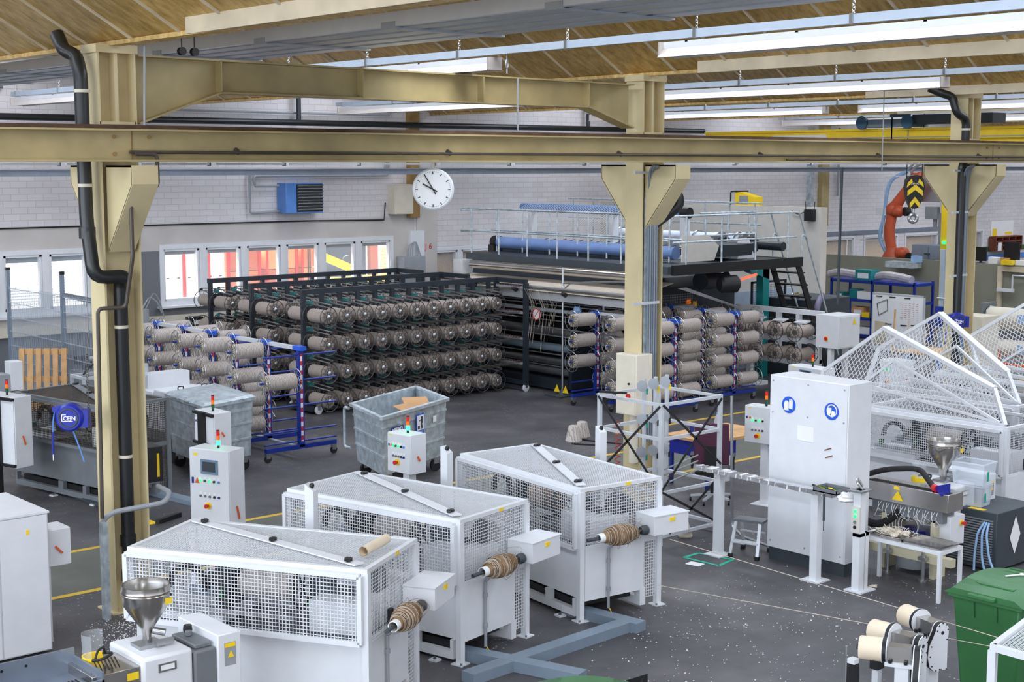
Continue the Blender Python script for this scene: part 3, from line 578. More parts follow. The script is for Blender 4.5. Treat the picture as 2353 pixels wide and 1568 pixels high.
for fi,(fy,fn) in enumerate(frames):
    L=.25+PITCHX*11; x0=15.93
    t=T('bobbin_creel',('dark steel creel frame nearest the camera, full of brown bobbins','dark steel creel frame in the middle, behind the nearest one','dark steel creel frame closest to the window wall')[fi],'creel',(x0,fy,0))
    MB().bx(0,L+.05,-.05,.05,2.38,2.48).obj('top_rail',M['dark'],t)
    for i in range(12):
        x=.05+i*PITCHX; MB().bx(x-.04,x+.04,-.04,.04,.12,2.38).obj('post',M['dark'],t)
    for z in (2.12,1.6,1.02,.46): MB().bx(0,L,-.03,.03,z-.03,z+.02).obj('cross_rail',M['dark'],t)
    MB().bx(-.1,L,-.45,.45,.06,.12).obj('base_tray',M['dark'],t)
    # end portal towards the machine
    MB().bx(L,L+.08,-1.02,.05,2.38,2.48).obj('portal_beam',M['dark'],t)
    for yy in (-1.0,0): MB().bx(L-.01,L+.09,yy-.045,yy+.045,.15,2.4).obj('portal_post',M['dark'],t)
    MB().bx(L,L+.08,-1.0,0,.15,.24).obj('portal_sill',M['dark'],t)
    for r in range(4):
        g=MB().bx(L-.02,L+.02,-.95,-.05,(2.28,1.72,1.15,.6)[r],(2.28,1.72,1.15,.6)[r]+.05,0)
        for k in range(9): g.cyl((L-.04,-.85+.09*k,(2.28,1.72,1.15,.6)[r]+.06),(L+.05,-.85+.09*k,(2.28,1.72,1.15,.6)[r]+.06),.014,6,1)
        g.obj('thread_guide',[M['grey'],M['maroon']],t)
    for cx,cy in ((.05,-.5),(.05,.45),(L+.04,-1.0)):
        c=MB().lathe((cx,cy-.02,.085),(0,1,0),[(.05,0),(.085,.004),(.085,.036),(.05,.04)],18).bx(cx-.03,cx+.03,cy-.035,cy+.035,.09,.19,1); c.obj('caster_wheel',[M['white'],M['steel']],t)
    # tension arms above each bobbin
    for r in range(4):
        for s in (-1,1):
            if s>0 and fi and r: continue
            a=MB(); z=(2.2,1.66,1.09,.53)[r]
            for i in range(11):
                x=.2+i*PITCHX; 
                for dx in (-.05,.02): a.cyl((x+dx,s*.04,z+.05*(dx>0)),(x+dx+.02,s*.75,z-.04+.05*(dx>0)),.013,6,0)
                a.bx(x-.03,x+.03,s*.04,s*.08,z-.04,z+.04,1); a.cyl((x,s*.72,z-.02),(x+.05,s*.74,z-.02),.03,8,2)
            a.obj('tension_arms',[M['steel'],M['teal'],M['black']],t)['kind']='stuff'
    for s in (-1,1):
        side='near side' if s<0 else 'far side'
        for r in range(4):
            for i in range(11):
                if (fi>0 or s>0) and r>0 and i>3 and i<10: continue
                lb='brown bobbin, %s from left, %s, %s of %s'%(ORD[i],RN[r],side,fn.replace('frame','rack'))
                place(creel_b,'c',(PX0+i*PITCHX,fy+s*.36,ROWZ[r]),PI/2,lb,'bobbins on the %s of the %s'%(side,fn))
# threads from the creel to the machine
th=MB()
for r in range(4):
    z=(2.33,1.77,1.2,.66)[r]
    for i in range(11):
        x=PX0+i*PITCHX; th.tube([(x,24.3,z-.12),(20.95,24.15-.02*i,z)],.0016,4)
th.obj('x',M['wirebrown']); o=bpy.data.objects['x']; o.name='creel_threads'; tag(o,'brown threads running from the bobbin rows to the creel end frame','threads',kind='stuff')
th=MB()
for i in range(26):
    x=21.0+random.uniform(0,.35); y=24.1-.033*i; th.tube([(x-.05,y,2.3),(x+.12,y-.05,1.9+random.uniform(-.1,.1)),(x+.05,y,.9+random.uniform(0,.9))],.003,4)
tag(th.obj('hanging_threads',M['yarnpale']),'pale loose threads hanging behind the creel end frame','threads',kind='stuff')
# ---------- blue bobbin carts ----------
CZ=[1.78,1.35,.92,.49]
def cart(x,ys,label,load,tape=True,side=0.0,name=''):
    t=T('bobbin_cart',label,'cart',(x,ys[0],0)); 
    for k,yy in enumerate(ys):
        y=yy-ys[0]
        MB().bx(-.05,.05,y-.04,y+.04,.2,1.88).obj('post',M['blue'],t)
        MB().bx(-.7,.7,y-.04,y+.04,.17,.24).obj('foot_beam',M['blue'],t)
        for z in CZ+[.3]:
            for s in (-1,1): MB().cyl((s*.05,y,z),(s*.72,y,z+.0),.016,8).obj('arm',M['blue'],t)
        for s in (-1,1):
            c=MB().lathe((s*.66,y-.02,.065),(0,1,0),[(.03,0),(.065,.004),(.065,.036),(.03,.04)],16,0); c.hexa([(s*.66-.035,y-.03,.07),(s*.66+.035,y-.03,.07),(s*.66+.035,y+.03,.07),(s*.66-.035,y+.03,.07),(s*.66-.045,y-.035,.17),(s*.66+.045,y-.035,.17),(s*.66+.045,y+.035,.17),(s*.66-.045,y+.035,.17)],1); c.obj('caster_wheel',[M['rubber'],M['steel']],t)
        if tape: MB().bx(-.02,.02,y-.047,y-.04,.3,1.8).obj('warning_tape',M['redwhite'],t)
        MB().bx(-.055,.055,y-.12,y+.14,1.86,1.93).obj('sleeve',mat('cart_blue',(30,90,210),.4,0,0) if 'cb' not in M else M['cb'],t)
    L=ys[-1]-ys[0]
    MB().bx(-.045,.045,.15,L-.12,1.86,1.92).obj('top_beam',M['alu'],t); MB().bx(-.04,.04,0,L,.16,.2).obj('floor_beam',M['galv'],t)
    for k,yy in enumerate(ys):
        for s in (-1,1):
            for r in load[k][0 if s<0 else 1]:
                b=place(cart_b,'k',(x+s*.40,yy,CZ[r]),0,'yarn bobbin, %s, %s side, %s post of the %s'%(RN[r],'left' if s<0 else 'right',('near','middle','far')[k],name),'bobbins on the '+name)
                if b is not cart_b: b.scale=(1,random.choice((.92,1,1.05,1.12)),)*1+(1,) if 0 else (1,1,1)
    return t
M['cb']=mat('cart_blue',(30,90,210),.4,0,0)
A4=[0,1,2,3]
cart(13.33,[20.95,22.0,23.1],'near blue bobbin cart at left with one frame nearly empty',[([1],[]),(A4,[]),(A4,[2,3])],name='near left cart')
cart(13.35,[23.98,25.0,26.1],'far blue bobbin cart at left, full of bobbins',[(A4,A4),(A4,A4),(A4,A4)],name='far left cart')
cart(21.25,[19.7,20.8,21.9],'blue bobbin cart behind the middle column',[(A4,A4),(A4,A4),([0,1,2],A4)],name='middle cart')
cart(23.4,[20.0,20.9,21.8],'blue bobbin cart beside the white winding frame',[(A4,A4),(A4,A4),(A4,A4)],name='right cart')
# ================= WEAVING MACHINE (raised platform) =================
X0,YN=22.0,20.5
t=T('warping_machine','large dark textile machine with raised platform, rollers and side panels','machine',(0,0,0))
def P(name,mb,m,par=None,**k): return mb.obj(name,m,par or t,**k)
P('platform_beam',MB().bx(21.9,22.05,YN,27.05,2.74,2.9),M['slate'])
P('platform_beam',MB().bx(22,26.2,YN-.08,YN,2.72,2.93),M['black'])
P('platform_beam',MB().bx(25.9,26.2,YN,27.0,2.72,2.9),M['black'])
P('deck',MB().bx(22,23.0,YN,27,2.86,2.9).bx(23,26,YN,22.0,2.86,2.9),M['dark'])
P('sloping_rack',MB().hexa([(23,22,2.9),(24.0,22,3.0),(24.0,27,3.0),(23,27,2.9),(23,22,2.95),(24,22,3.15),(24,27,3.15),(23,27,2.95)]),M['slate'])
for yy in [22.2+.3*i for i in range(16)]: MB().bar((23.0,yy,2.98),(24.0,yy-.3,3.2),.012,.012).obj('rack_bar',M['black'],t)
P('front_plate',MB().hexa([(21.9,21,2.44),(21.95,21,2.74),(21.95,27,2.74),(21.9,27,2.44),(22,21,2.44),(22.05,21,2.74),(22.05,27,2.74),(22,27,2.44)]),M['dark'])
P('guide_roller',MB().cyl((21.72,21.0,2.66),(21.72,26.6,2.66),.1,16),M['stainless'])
P('end_block',MB().bx(21.6,22.2,26.8,27.15,2.42,2.75),M['alu'])
P('warp_sheet',MB().hexa([(21.1,20.8,2.25),(22.4,20.8,2.52),(22.4,26.9,2.52),(21.1,26.9,2.25),(21.1,20.8,2.262),(22.4,20.8,2.532),(22.4,26.9,2.532),(21.1,26.9,2.262)]),M['yarnpale'])
P('roller_bar',MB().cyl((21.15,20.7,2.32),(21.15,26.9,2.32),.04,10),M['steel'])
P('front_frame',MB().bx(21.25,21.35,20.6,26.9,2.05,2.2),M['alu']); P('front_frame',MB().bx(21.3,21.4,20.6,26.9,1.8,1.86),M['grey'])
for y0,z in ((22.6,2.2),(24.2,2.22),(25.6,2.24)): MB().cyl((21.0,y0,z+.03),(21.06,y0+.14,z+.05),.05,12).obj('tension_wheel',M['black'],t)
for z in (1.5,1.2): MB().bx(22.4,22.8,20.8,26.8,z-.1,z+.1).obj('inner_beam',M['black'],t)
for z,r,m in ((1.30,.11,'steel'),(.95,.09,'bluegrey'),(.64,.085,'steel'),(.42,.085,'steel')): MB().cyl((21.75,23.1,z),(21.75,27.4,z),r,18).obj('warp_roller',M[m],t)
for z in (2.0,1.78,1.6,1.42): MB().cyl((21.4,20.9,z),(21.4,26.6,z),.014,8).obj('guard_rail',M['chrome'],t)
P('side_panel',MB().bx(21.55,23.35,22.98,23.08,.1,1.15),M['dark']); P('side_panel',MB().bx(21.55,23.35,22.9,23.0,.0,.1),M['black'])
P('machine_body',MB().bx(22.4,25.4,23.1,27.6,.1,2.0),M['black'],bev=.02); P('base_plinth',MB().bx(21.55,22.3,23.1,27.4,.05,.28),M['dark'])
P('left_cabinet',MB().bx(21.7,22.4,27.4,28.2,.1,2.3),M['slate'])
# near part with cabinets under the platform
P('cabinet',MB().bx(23.3,24.9,22.2,23.05,.1,2.3),M['dark'],bev=.01); P('cabinet',MB().bx(25.0,26.1,22.3,23.05,.1,2.4),M['slate'],bev=.01)
P('cabinet_hood',MB().hexa([(22.9,21.9,2.3),(25.4,21.9,2.3),(25.4,22.9,2.3),(22.9,22.9,2.3),(23.2,22.1,2.5),(25.2,22.1,2.5),(25.2,22.8,2.5),(23.2,22.8,2.5)]),M['black'])
P('mesh_window',MB().grid((23.4,22.17,1.2),(1.1,0,0),(0,0,.9),.055,.055,.008),M['grey'])
P('warning_label',MB().bx(24.3,24.42,22.14,22.16,1.75,1.97),M['lampor']); P('warning_label',MB().bx(24.5,24.62,22.14,22.16,1.77,1.92),M['yellow'])
P('support_leg',MB().bx(26.75,26.98,22.0,22.2,0,2.7),M['teal']); P('support_leg',MB().hexa([(26.3,22.0,2.5),(26.98,22.0,2.3),(26.98,22.2,2.3),(26.3,22.2,2.5),(26.2,22.0,2.7),(26.98,22.0,2.7),(26.98,22.2,2.7),(26.2,22.2,2.7)]),M['teal'])
P('panel',MB().bx(26.15,29.5,23.2,23.26,.0,1.9),mat('bluewhite',(170,185,205),.6,0,.06)); P('mesh_gate',MB().grid((27.1,22.6,.2),(1.2,0,0),(0,0,1.9),.05,.05,.006).bx(27.05,27.1,22.58,22.62,.1,2.2).bx(28.3,28.35,22.58,22.62,.1,2.2).bx(27.05,28.35,22.58,22.62,2.15,2.2),M['dark'])
P('drive_motor',MB().lathe((23.6,20.6,2.45),(1,-.4,0),[(.14,0),(.19,.05),(.19,.4),(.12,.46)],18),M['black']); P('drive_motor',MB().lathe((23.9,21.4,2.45),(1,.2,0),[(.2,0),(.2,1.0)],16),M['dark'])
P('red_tube_light',MB().bar((24.35,20.62,2.52),(24.85,20.62,2.6),.03,.05),M['redled'])
P('take_off_threads',MB(),M['paper']) if 0 else None
b=MB()
for i in range(10): b.tube([(23.5+.03*i,21.7,2.3),(25.4,21.6-.02*i,1.75)],.004,4)
tag(b.obj('machine_threads',M['paper']),'white threads slanting from the dark machine to the white winding frame','threads',kind='stuff')
# rollers above platform
P('blue_roller',MB().cyl((23,21.3,3.1),(23,27.25,3.1),.14,24),mat('b1',(112,138,186),.6,0,.08,3)); P('blue_roller',MB().cyl((25.4,23.3,3.86),(25.4,29,3.86),.11,20),mat('b2',(110,150,205),.6))
P('roller_end',MB().cyl((23,27.1,3.1),(23,27.3,3.1),.16,20).bx(22.8,23.2,27.1,27.3,2.6,3.05),M['black'])
P('roller_end',MB().cyl((25.4,23.1,3.86),(25.4,23.32,3.86),.13,16),M['black'])
for yy in (28.6,25.6,23.25): MB().bx(25.3,25.5,yy-.07,yy+.07,2.2,3.75).obj('roller_support',M['white'],t)
P('roller_support',MB().hexa([(25,21.3,2.9),(25.6,21.3,2.9),(25.6,21.5,2.9),(25,21.5,2.9),(25.25,21.3,3.3),(25.4,21.3,3.3),(25.4,21.5,3.3),(25.25,21.5,3.3)]),M['white'])
for i,(x,y) in enumerate(((25.6,22.3),(26.1,21.9))):
    MB().cyl((x,y,3.15),(x,y+.12,3.15),.3,24).obj('beam_flange',M['steel'],t); MB().cyl((x,y-1.0,3.15),(x,y,3.15),.1,16).obj('beam_shaft',M['dark'],t)
    MB().cyl((x,y-.15,3.15),(x,y,3.15),.19,16).obj('beam_hub',M['black'],t)
P('warp_beam',MB().cyl((26.6,22.6,3.12),(26.6,26.5,3.12),.24,28),mat('bwhite',(214,222,238),.6,0,.04)); P('warp_beam',MB().cyl((25.2,22.8,2.85),(25.2,25.6,2.85),.18,24),M['white'])
for yy in (26.5,25.2,23.9,22.6): MB().torus((26.6,yy,3.12),(0,1,0),.27,.02,30,6).obj('beam_ring',M['steel'],t)
P('guard_plate',MB().ext([(22.6,20.75,2.95),(23.6,20.75,2.95),(23.75,20.75,3.25),(23.4,20.75,3.5),(22.6,20.75,3.5)],(0,.03,0)),M['whitewarm'])
P('chute',MB().hexa([(24.0,20.9,3.0),(25.0,20.9,3.0),(25,22,3.0),(24,22,3.0),(23.9,20.9,3.25),(25.1,20.9,3.25),(25.1,22,3.25),(23.9,22,3.25)]),M['dark'])
b=MB()
for i in range(60):
    y=23.4+.09*i; b.tube([(25.3,y,3.95),(24.6,y+.05,3.6)],.004,4); b.tube([(25.3,y,3.78),(24.2,y,3.1)],.003,4)
tag(b.obj('warp_threads',M['paper']),'fine white warp threads fanning from the high blue roller','threads',kind='stuff')
# platform handrails
def rail(label,pts,posts,zb,zt,mid=.5,loc='x'):
    t=T('handrail',label,'handrail',(0,0,0)); P=[Vector(p) for p in pts]
    for k,z in enumerate((zt,zb+(zt-zb)*mid)): MB().tube([p+V(0,0,z) for p in P],.021,8).obj('rail_tube',M['galv'],t)
    for a,b,n in posts:
        a=Vector(a);b=Vector(b)
        for i in range(n):
            q=a+(b-a)*(i/max(1,n-1)); MB().cyl(q+V(0,0,zb-.12),q+V(0,0,zt),.02,8).bx(q.x-.035,q.x+.035,q.y-.035,q.y+.035,zb-.14,zb+.0,0).obj('rail_post',M['galv'],t)
    return t
rail('galvanised handrail along the long front edge of the machine platform',[(21.95,20.55,0),(21.95,27.3,0)],[((21.95,20.9,0),(21.95,26.9,0),7)],2.9,3.95)
rail('inner galvanised handrail parallel to the front one',[(22.9,20.9,0),(22.9,27.3,0),(21.95,27.3,0)],[((22.9,21.4,0),(22.9,27.1,0),7)],2.9,3.9)
rail('galvanised handrail along the short right edge of the platform',[(22,20.46,0),(26.0,20.46,0)],[((22.4,20.46,0),(25.7,20.46,0),4)],2.85,3.93)
rail('rear galvanised handrail near the top of the stairs',[(24.4,21.9,0),(26.3,21.9,0)],[((24.6,21.9,0),(26.1,21.9,0),3)],2.9,3.9)
rail('white handrail of the highest rear platform',[(27.6,22.8,0),(27.6,29.6,0)],[((27.6,23.0,0),(27.6,29.4,0),9)],2.9,4.05,.55)
s=T('stairs','steep black steel stairs with grey handrails at the platform end','stairs',(26.1,20.5,0))
for yy in (0,.75): MB().bar((0,yy,2.8),(1.35,yy,0),.03,.16).obj('stringer',M['black'],s)
for i in range(10): MB().bx(.13*i+.05,.13*i+.28,0,.75,2.55-.28*i,2.58-.28*i).obj('tread',M['black'],s)
for yy in (-.03,.78): MB().tube([(-.1,yy,3.93),(0,yy,3.9),(1.55,yy,.6)],.022,8).tube([(0.1,yy,2.9),(.1,yy,3.45),(.28,yy,3.35)],.02,8,round_=.12).obj('stair_rail',M['galv'],s)
c=T('machine_cabinet','dark grey machine cabinet with purple hose at the foot of the stairs','cabinet',(27.3,21.3,0)); MB().bx(0,1.6,-.2,1.0,0,1.85).obj('body',M['slate'],c,bev=.02); MB().bx(.1,1.5,-.22,-.2,.1,1.75).obj('door',M['slate'],c)
MB().tube([(.4,-.3,1.95),(.1,-.4,1.8),(-.1,-.45,1.2)],.07,12,round_=.2).obj('hose',M['purplehose'],c); MB().lathe((-.1,.2,1.9),(1,0,.1),[(.05,0),(.09,.05),(.09,.2)],12).obj('valve',M['chrome'],c)
# tall guard poles with tube rails in front of the dark machine
s=T('guard_fence','grey tube fence with warning sign in front of the rollers','fence',(21.3,23.0,0))
MB().cyl((0,0,.03),(0,0,2.78),.028,10).obj('pole',M['steel'],s); MB().bx(-.3,.3,-.25,.25,0,.03).lathe((0,0,.03),(0,0,1),[(.1,0),(.03,.12)],12).obj('base_plate',M['slate'],s); MB().cyl((.05,-1.2,1.2),(.05,-1.2,2.1),.024,8).obj('pole',M['steel'],s)
for z in (1.95,1.72,1.45,1.28,.88,.62): MB().cyl((0,-1.5 if z>1.2 else 0,z),(0,3.2,z),.013,8).obj('fence_tube',M['steel'],s)
MB().tube([(0,0,2.45),(.0,-2.2,2.62)],.02,8).tube([(0,0,2.3),(0,-.25,2.47)],.015,8).obj('brace_tube',M['steel'],s)
MB().lathe((-.04,.8,1.72),(-1,0,0),[(.13,0),(.13,.01)],24).torus((-.052,.8,1.72),(1,0,0),.12,.012,24,5,1).bar((-.055,.72,1.8),(-.055,.88,1.64),.012,.004,1,up=(1,0,0)).obj('round_sign',[M['paper'],M['red']],s)
for yy in (.12,-.15): MB().ext([(-.05,yy-.09,.08),(-.05,yy+.09,.08),(-.05,yy,.24)],(-.01,0,0)).obj('triangle_sign',M['yellow'],s)
MB().blob((0,-.45,1.9),.12,6,0,(.6,1,.8),.25).obj('work_gloves',M['lightblue'],s)
# white winding frame
t=T('winding_frame','white steel winding frame with two rows of bobbins','frame',(25.5,19.4,0)); Lw=2.3
MB().bx(-.06,.06,-.1,Lw,1.74,1.84).obj('top_rail',M['white'],t)
for y in (0,.55,1.1,1.65,2.25): MB().bx(-.05,.05,y-.05,y+.05,.7,1.76).obj('post',M['white'],t)
for y in (.35,1.9): MB().bx(-.06,.06,y-.06,y+.06,.02,.75).bx(-.15,.5,y-.12,y+.12,0,.08).obj('leg',M['white'],t)
MB().bx(-.03,.05,-.05,Lw,1.1,1.3).obj('cross_panel',M['white'],t); MB().bx(-.03,.05,-.05,Lw,.62,.78).obj('cross_panel',M['white'],t)
for i in range(3): MB().bar((-.1,.3+.6*i,1.62),(-.3,.3+.6*i,1.58),.3,.03).obj('guide_bracket',M['white'],t)
for r,z in enumerate((1.42,.92)):
    for i in range(4):
        b=dup(creel_b,(25.12,19.55+.52*i,z),math.radians(185),'thin grey bobbin on the white winding frame, %s row, %s from the right'%(('upper','lower')[r],ORD[i]),'bobbins on the white winding frame')
t=T('control_cabinet','white electrical cabinet on the right end of the winding frame','cabinet',(25.35,18.9,1.12)); MB().bx(-.25,.5,-.3,.28,0,.7).obj('body',M['white'],t,bev=.008); MB().bx(-.22,.47,-.315,-.3,.03,.67).obj('door',M['white'],t)
MB().ext([(.2,-.32,.5),(.34,-.32,.5),(.27,-.32,.62)],(0,-.005,0)).obj('warning_sign',M['yellow'],t); MB().lathe((-.26,0,.2),(-1,0,0),[(.04,0),(.04,.03)],12).bx(-.265,-.25,-.04,.04,.15,.25,1).obj('main_switch',[M['red'],M['yellow']],t); [MB().bx(a,a+.1,-.1,0,-1.12,0).obj('leg',M['white'],t) for a in (-.2,.3)]
# ================= MESH-GUARDED WINDERS =================
def enclosure(loc,rz,label,Wd=1.15,Ln=2.42,mw='white',frame='white',body='white',dark=False,inner=True,lid='closed',pkg=True,cover=True):
    t=T('guarded_winder',label,'winding machine',(loc[0],loc[1],0),rz); zt=1.49; zb=.83; fw=.05
    def P(n,mb,m,**k): return mb.obj(n,m,t,**k)
    m=M[frame]
    for x,y,z0 in ((fw/2,fw/2,.012),(Wd-fw/2,fw/2,.012),(Wd-fw/2,Ln-fw/2,.012),(fw/2,Ln-fw/2,zb)):
        P('post',MB().bx(x-.032,x+.032,y-.032,y+.032,z0,zt-.04),m)
        if z0<.1: P('foot_plate',MB().bx(x-.07,x+.07,y-.07,y+.07,0,.012).cyl((x-.05,y-.05,.012),(x-.05,y-.05,.03),.012,6,1),[m,M['greymid']])
    P('top_frame',MB().bar((0,fw/2,zt-.02),(Wd,fw/2,zt-.02),fw,.04).bar((0,Ln-fw/2,zt-.021),(Wd,Ln-fw/2,zt-.021),fw,.04).bar((fw/2,fw,zt-.022),(fw/2,Ln-fw,zt-.022),fw,.04).bar((Wd-fw/2,fw,zt-.022),(Wd-fw/2,Ln-fw,zt-.022),fw,.04),m)
    P('lower_frame',MB().bar((.06,.03,zb-.03),(Wd-.06,.03,zb-.03),.04,.06).bar((.06,Ln-.03,zb-.03),(Wd-.06,Ln-.03,zb-.03),.04,.06).bar((Wd-.03,.06,zb-.03),(Wd-.03,Ln-.06,zb-.03),.04,.06),m)
    # long side lift door (slightly proud), right end panel, far sides
    d=MB(); x=-.03
    for p,q in (((x,.06,zb-.01),(x,Ln,zb-.01)),((x,.06,zt-.06),(x,Ln,zt-.06)),((x,.06,zb-.01),(x,.06,zt-.06)),((x,Ln,zb-.01),(x,Ln,zt-.06))): d.bar(p,q,.045,.045,0,up=(1,0,0))
    P('door_frame',d,m); P('door_mesh',MB().grid((x,.07,zb),(0,Ln-.08,0),(0,0,zt-.07-zb),.034,.034,.0066,.003),M[mw])
    P('end_mesh',MB().grid((.05,.02,zb),(Wd-.1,0,0),(0,0,zt-.06-zb),.034,.034,.0066,.003),M[mw])
    P('rear_mesh',MB().grid((Wd-.02,.06,zb),(0,Ln-.12,0),(0,0,zt-.05-zb),.034,.034,.006,.003),M[mw])
    P('back_mesh',MB().grid((.05,Ln-.02,zb),(Wd-.1,0,0),(0,0,zt-.05-zb),.034,.034,.0066,.003),M[mw])
    P('side_mesh',MB().grid((Wd-.22,.02,.12),(.19,0,0),(0,0,.68),.034,.034,.0066,.003),M[mw])
    if lid=='closed':
        zz=zt+.0
        P('lid_mesh',MB().grid((.05,.05,zz-.012),(Wd-.1,0,0),(0,Ln-.1,0),.026,.03,.007,.003),M[mw])
        a=V(.1,.12,zz+.012); b=V(Wd-.1,Ln-.1,zz+.012)
        P('lid_strip',MB().bar(a,b,.11,.012),m)
        for k in (.06,.5,.94): q=a+(b-a)*k; P('latch',MB().box(q+V(0,0,.018),(.13,.035,.015),.4).box(q+V(0,0,.02),(.05,.07,.02),.4),M['black'])
    # machine body under the mesh
    P('body',MB().bx(.04,Wd-.26,.07,Ln-.05,.24,zb-.06),M[body],bev=.004)
    P('end_cover',MB().bx(.07,Wd-.24,.005,.05,.22,zb-.02),M[body])
    P('base_rail',MB().bx(.0,.07,.1,Ln,.04,.12).bx(0,.07,.1,.14,.12,.24).bx(0,.07,Ln-.04,Ln,.12,.24).bx(0,.07,Ln/2-.06,Ln/2+.06,.12,.24).bx(0,.07,Ln*.25-.04,Ln*.25+.04,.12,.24),M[body])
    P('base_rail',MB().bx(Wd-.3,Wd-.22,.0,Ln,.04,.13).bx(Wd-.3,Wd-.22,.0,.1,.13,.24),M[body]); P('drip_tray',MB().bx(.08,Wd-.3,.12,Ln-.1,zb-.0595,zb-.045),M['slate']); P('underside_plate',MB().bx(.08,Wd-.32,.15,Ln-.1,.12,.2),M['black'])
    for y in (.3,1.3): P('anchor',MB().bx(-.09,0,y-.05,y+.05,.0,.02).lathe((-.05,y,.02),(0,0,1),[(.018,0),(.01,.03)],8,1),[M['white'],M['slate']])
    if inner:
        P('bed_plate',MB().bx(.1,Wd-.12,1.5,2.3,zb-.02,zb+.04),M['white'],bev=.005); P('side_box',MB().bx(.25,.8,.14,.7,zb-.05,1.08),M['white'],bev=.01); P('bed_rail',MB().bx(.15,.2,.8,2.2,.9,.94).bx(.55,.6,.8,2.2,.9,.94),M['steel'])
        P('yarn_package',MB().lathe((.42,.92,1.14),(0,1,0),[(.1,0),(.125,.02),(.13,.5),(.11,.53)],24),M['yarnbrown'] if dark else M['wound'])
        for y in (.84,1.5): 
            w=MB().torus((.42,y,1.14),(0,1,0),.19,.014,28,6); 
            for i in range(6): a=PI*i/3; w.bar((.42,y,1.14),(.42+.19*math.cos(a),y,1.14+.19*math.sin(a)),.02,.01,0,up=(0,1,0))
            P('drum_wheel',w,M['black'])
        P('drive_unit',MB().bx(.3,.55,1.55,1.68,.9,1.36).cyl((.42,1.5,1.14),(.42,1.8,1.14),.07,14),M['black']); P('drive_unit',MB().bx(.5,.66,.6,.8,.9,1.2).cyl((.55,.35,1.1),(.55,.65,1.1),.05,12),M['slate'])
        c=MB(); 
        for i in range(14):
            a=PI*i/13; p=V(.35,2.0+.19*math.cos(a),1.06+.19*math.sin(a)); c.box(p,(.07,.045,.04),0,0,rx=a)
        P('cable_chain',c,M['black']); P('coupling',MB().cyl((.42,1.75,1.02),(.42,2.0,1.02),.05,12),M['bluegrey'])
        for p in ((.2,2.12,.98),(.3,1.6,1.05),(.35,.72,1.02)): P('green_fitting',MB().box(p,(.07,.04,.07)),M['lampgd'])
        P('fan_motor',MB().lathe((.78,.38,1.14),(0,-1,0),[(.15,0),(.15,.16),(.13,.18)],24),M['slate']); f=MB()
        for i in range(7): f.bar((.65,.19,1.05+.03*i),(.91,.19,1.05+.03*i),.006,.008)
        P('fan_grille',f,M['greymid']); P('hose',MB().tube([(.42,1.7,1.3),(.6,1.6,1.38),(.75,1.4,1.2),(.7,1.2,.95)],.012,6,round_=.1),M['black']); P('red_hose',MB().tube([(.4,1.75,1.26),(.4,1.6,1.29)],.018,8),M['orange'])
    P('handle',MB().bx(.46,.52,-.02,.015,.9,1.0).bx(.44,.48,-.035,.0,.86,.94),M['black'])
    P('yellow_label',MB().bx(Wd*.55,Wd*.55+.07,-.003,0,zt-.038,zt-.004),M['yellow'])
    if pkg:
        jb=MB().bx(.78,1.28,-.32,0.0,.92,1.13); P('junction_box',jb,M['white'],bev=.004); P('box_lid',MB().bx(.77,1.29,-.33,-.0,1.13,1.14),M['white']); 
        P('box_label',MB().bx(1.0,1.07,-.335,-.32,1.06,1.1),M['yellow'])
        P('conduit',MB().cyl((.38,-.02,.1),(.38,-.02,.78),.016,8).cyl((.38,-.02,.3),(.38,-.02,.34),.026,8).cyl((.38,-.02,.62),(.38,-.02,.66),.026,8).tube([(.38,-.02,.78),(.45,-.03,.82),(.66,-.03,.88)],.014,8,round_=.05),M['grey'])
        P('earth_wire',MB().tube([(.38,-.02,.12),(.41,-.04,.05),(.4,-.06,.01)],.006,5),M['yellow'])
    return t
def spun_package(loc,rz,label,s=1,tube=.09):
    t=T('yarn_package',label,'yarn package',loc,rz); c=[(.045,0),(.06,.03),(.085,.09),(.1,.18),(.112,.26),(.1,.33),(.075,.4),(.05,.46)]
    m=MB().lathe((-.14,0,0),(-1,0,0),[(r*s*(1+.04*math.sin(i*2.1)),h) for i,(r,h) in enumerate(c)],24); m.obj('winding',M['yarnbrown'],t)
    b=MB()
    for k in range(40):
        h=.16+random.random()*.42; r=(.06+.055*math.sin(PI*(h-.13)/.47))*s; ph=random.random()*.3-.15
        b.torus((-h,0,0),(-1,ph,ph*.6),r+.002,.0028,20,4,random.randint(0,1))
    b.obj('loose_threads',[M['yarnpale'],M['yarnbrown']],t)['kind']='stuff'
    MB().lathe((-.58,0,0),(-1,0,0),[(.05,0),(.05,tube),(.043,tube),(.043,0)],20,cap=False).obj('cardboard_core',M['paper'],t)
    MB().cyl((0,0,0),(-.82,0,0),.02,10).lathe((0,0,0),(-1,0,0),[(.055,0),(.055,.04),(.04,.08)],16).obj('spindle',M['slate'],t)
    w=MB()
    for k in range(7):
        a=random.random()*6.28; w.tube([(-.1-.06*k,.1*math.cos(a),.1*math.sin(a)),(-.2-.05*k,.17*math.cos(a+1),.16*math.sin(a+1)),(-.05-.05*k,.15*math.cos(a+2),.17*math.sin(a+2)),(-.3,.1*math.cos(a+3),.1*math.sin(a+3))],.0018,4,round_=.1)
    w.obj('stray_thread',M['yarnbrown'],t); return t
E1=((7.14,10.2),math.radians(30.5)); E2=((8.87,11.06),math.radians(12.5)); E3=((10.73,11.29),math.radians(-6))
enclosure(*E1,'white mesh-guarded winding machine nearest the camera, with a cardboard tube on its lid',dark=False)
enclosure(*E2,'white mesh-guarded winding machine in the middle of the three')
enclosure(*E3,'white mesh-guarded winding machine on the right of the three',dark=True)
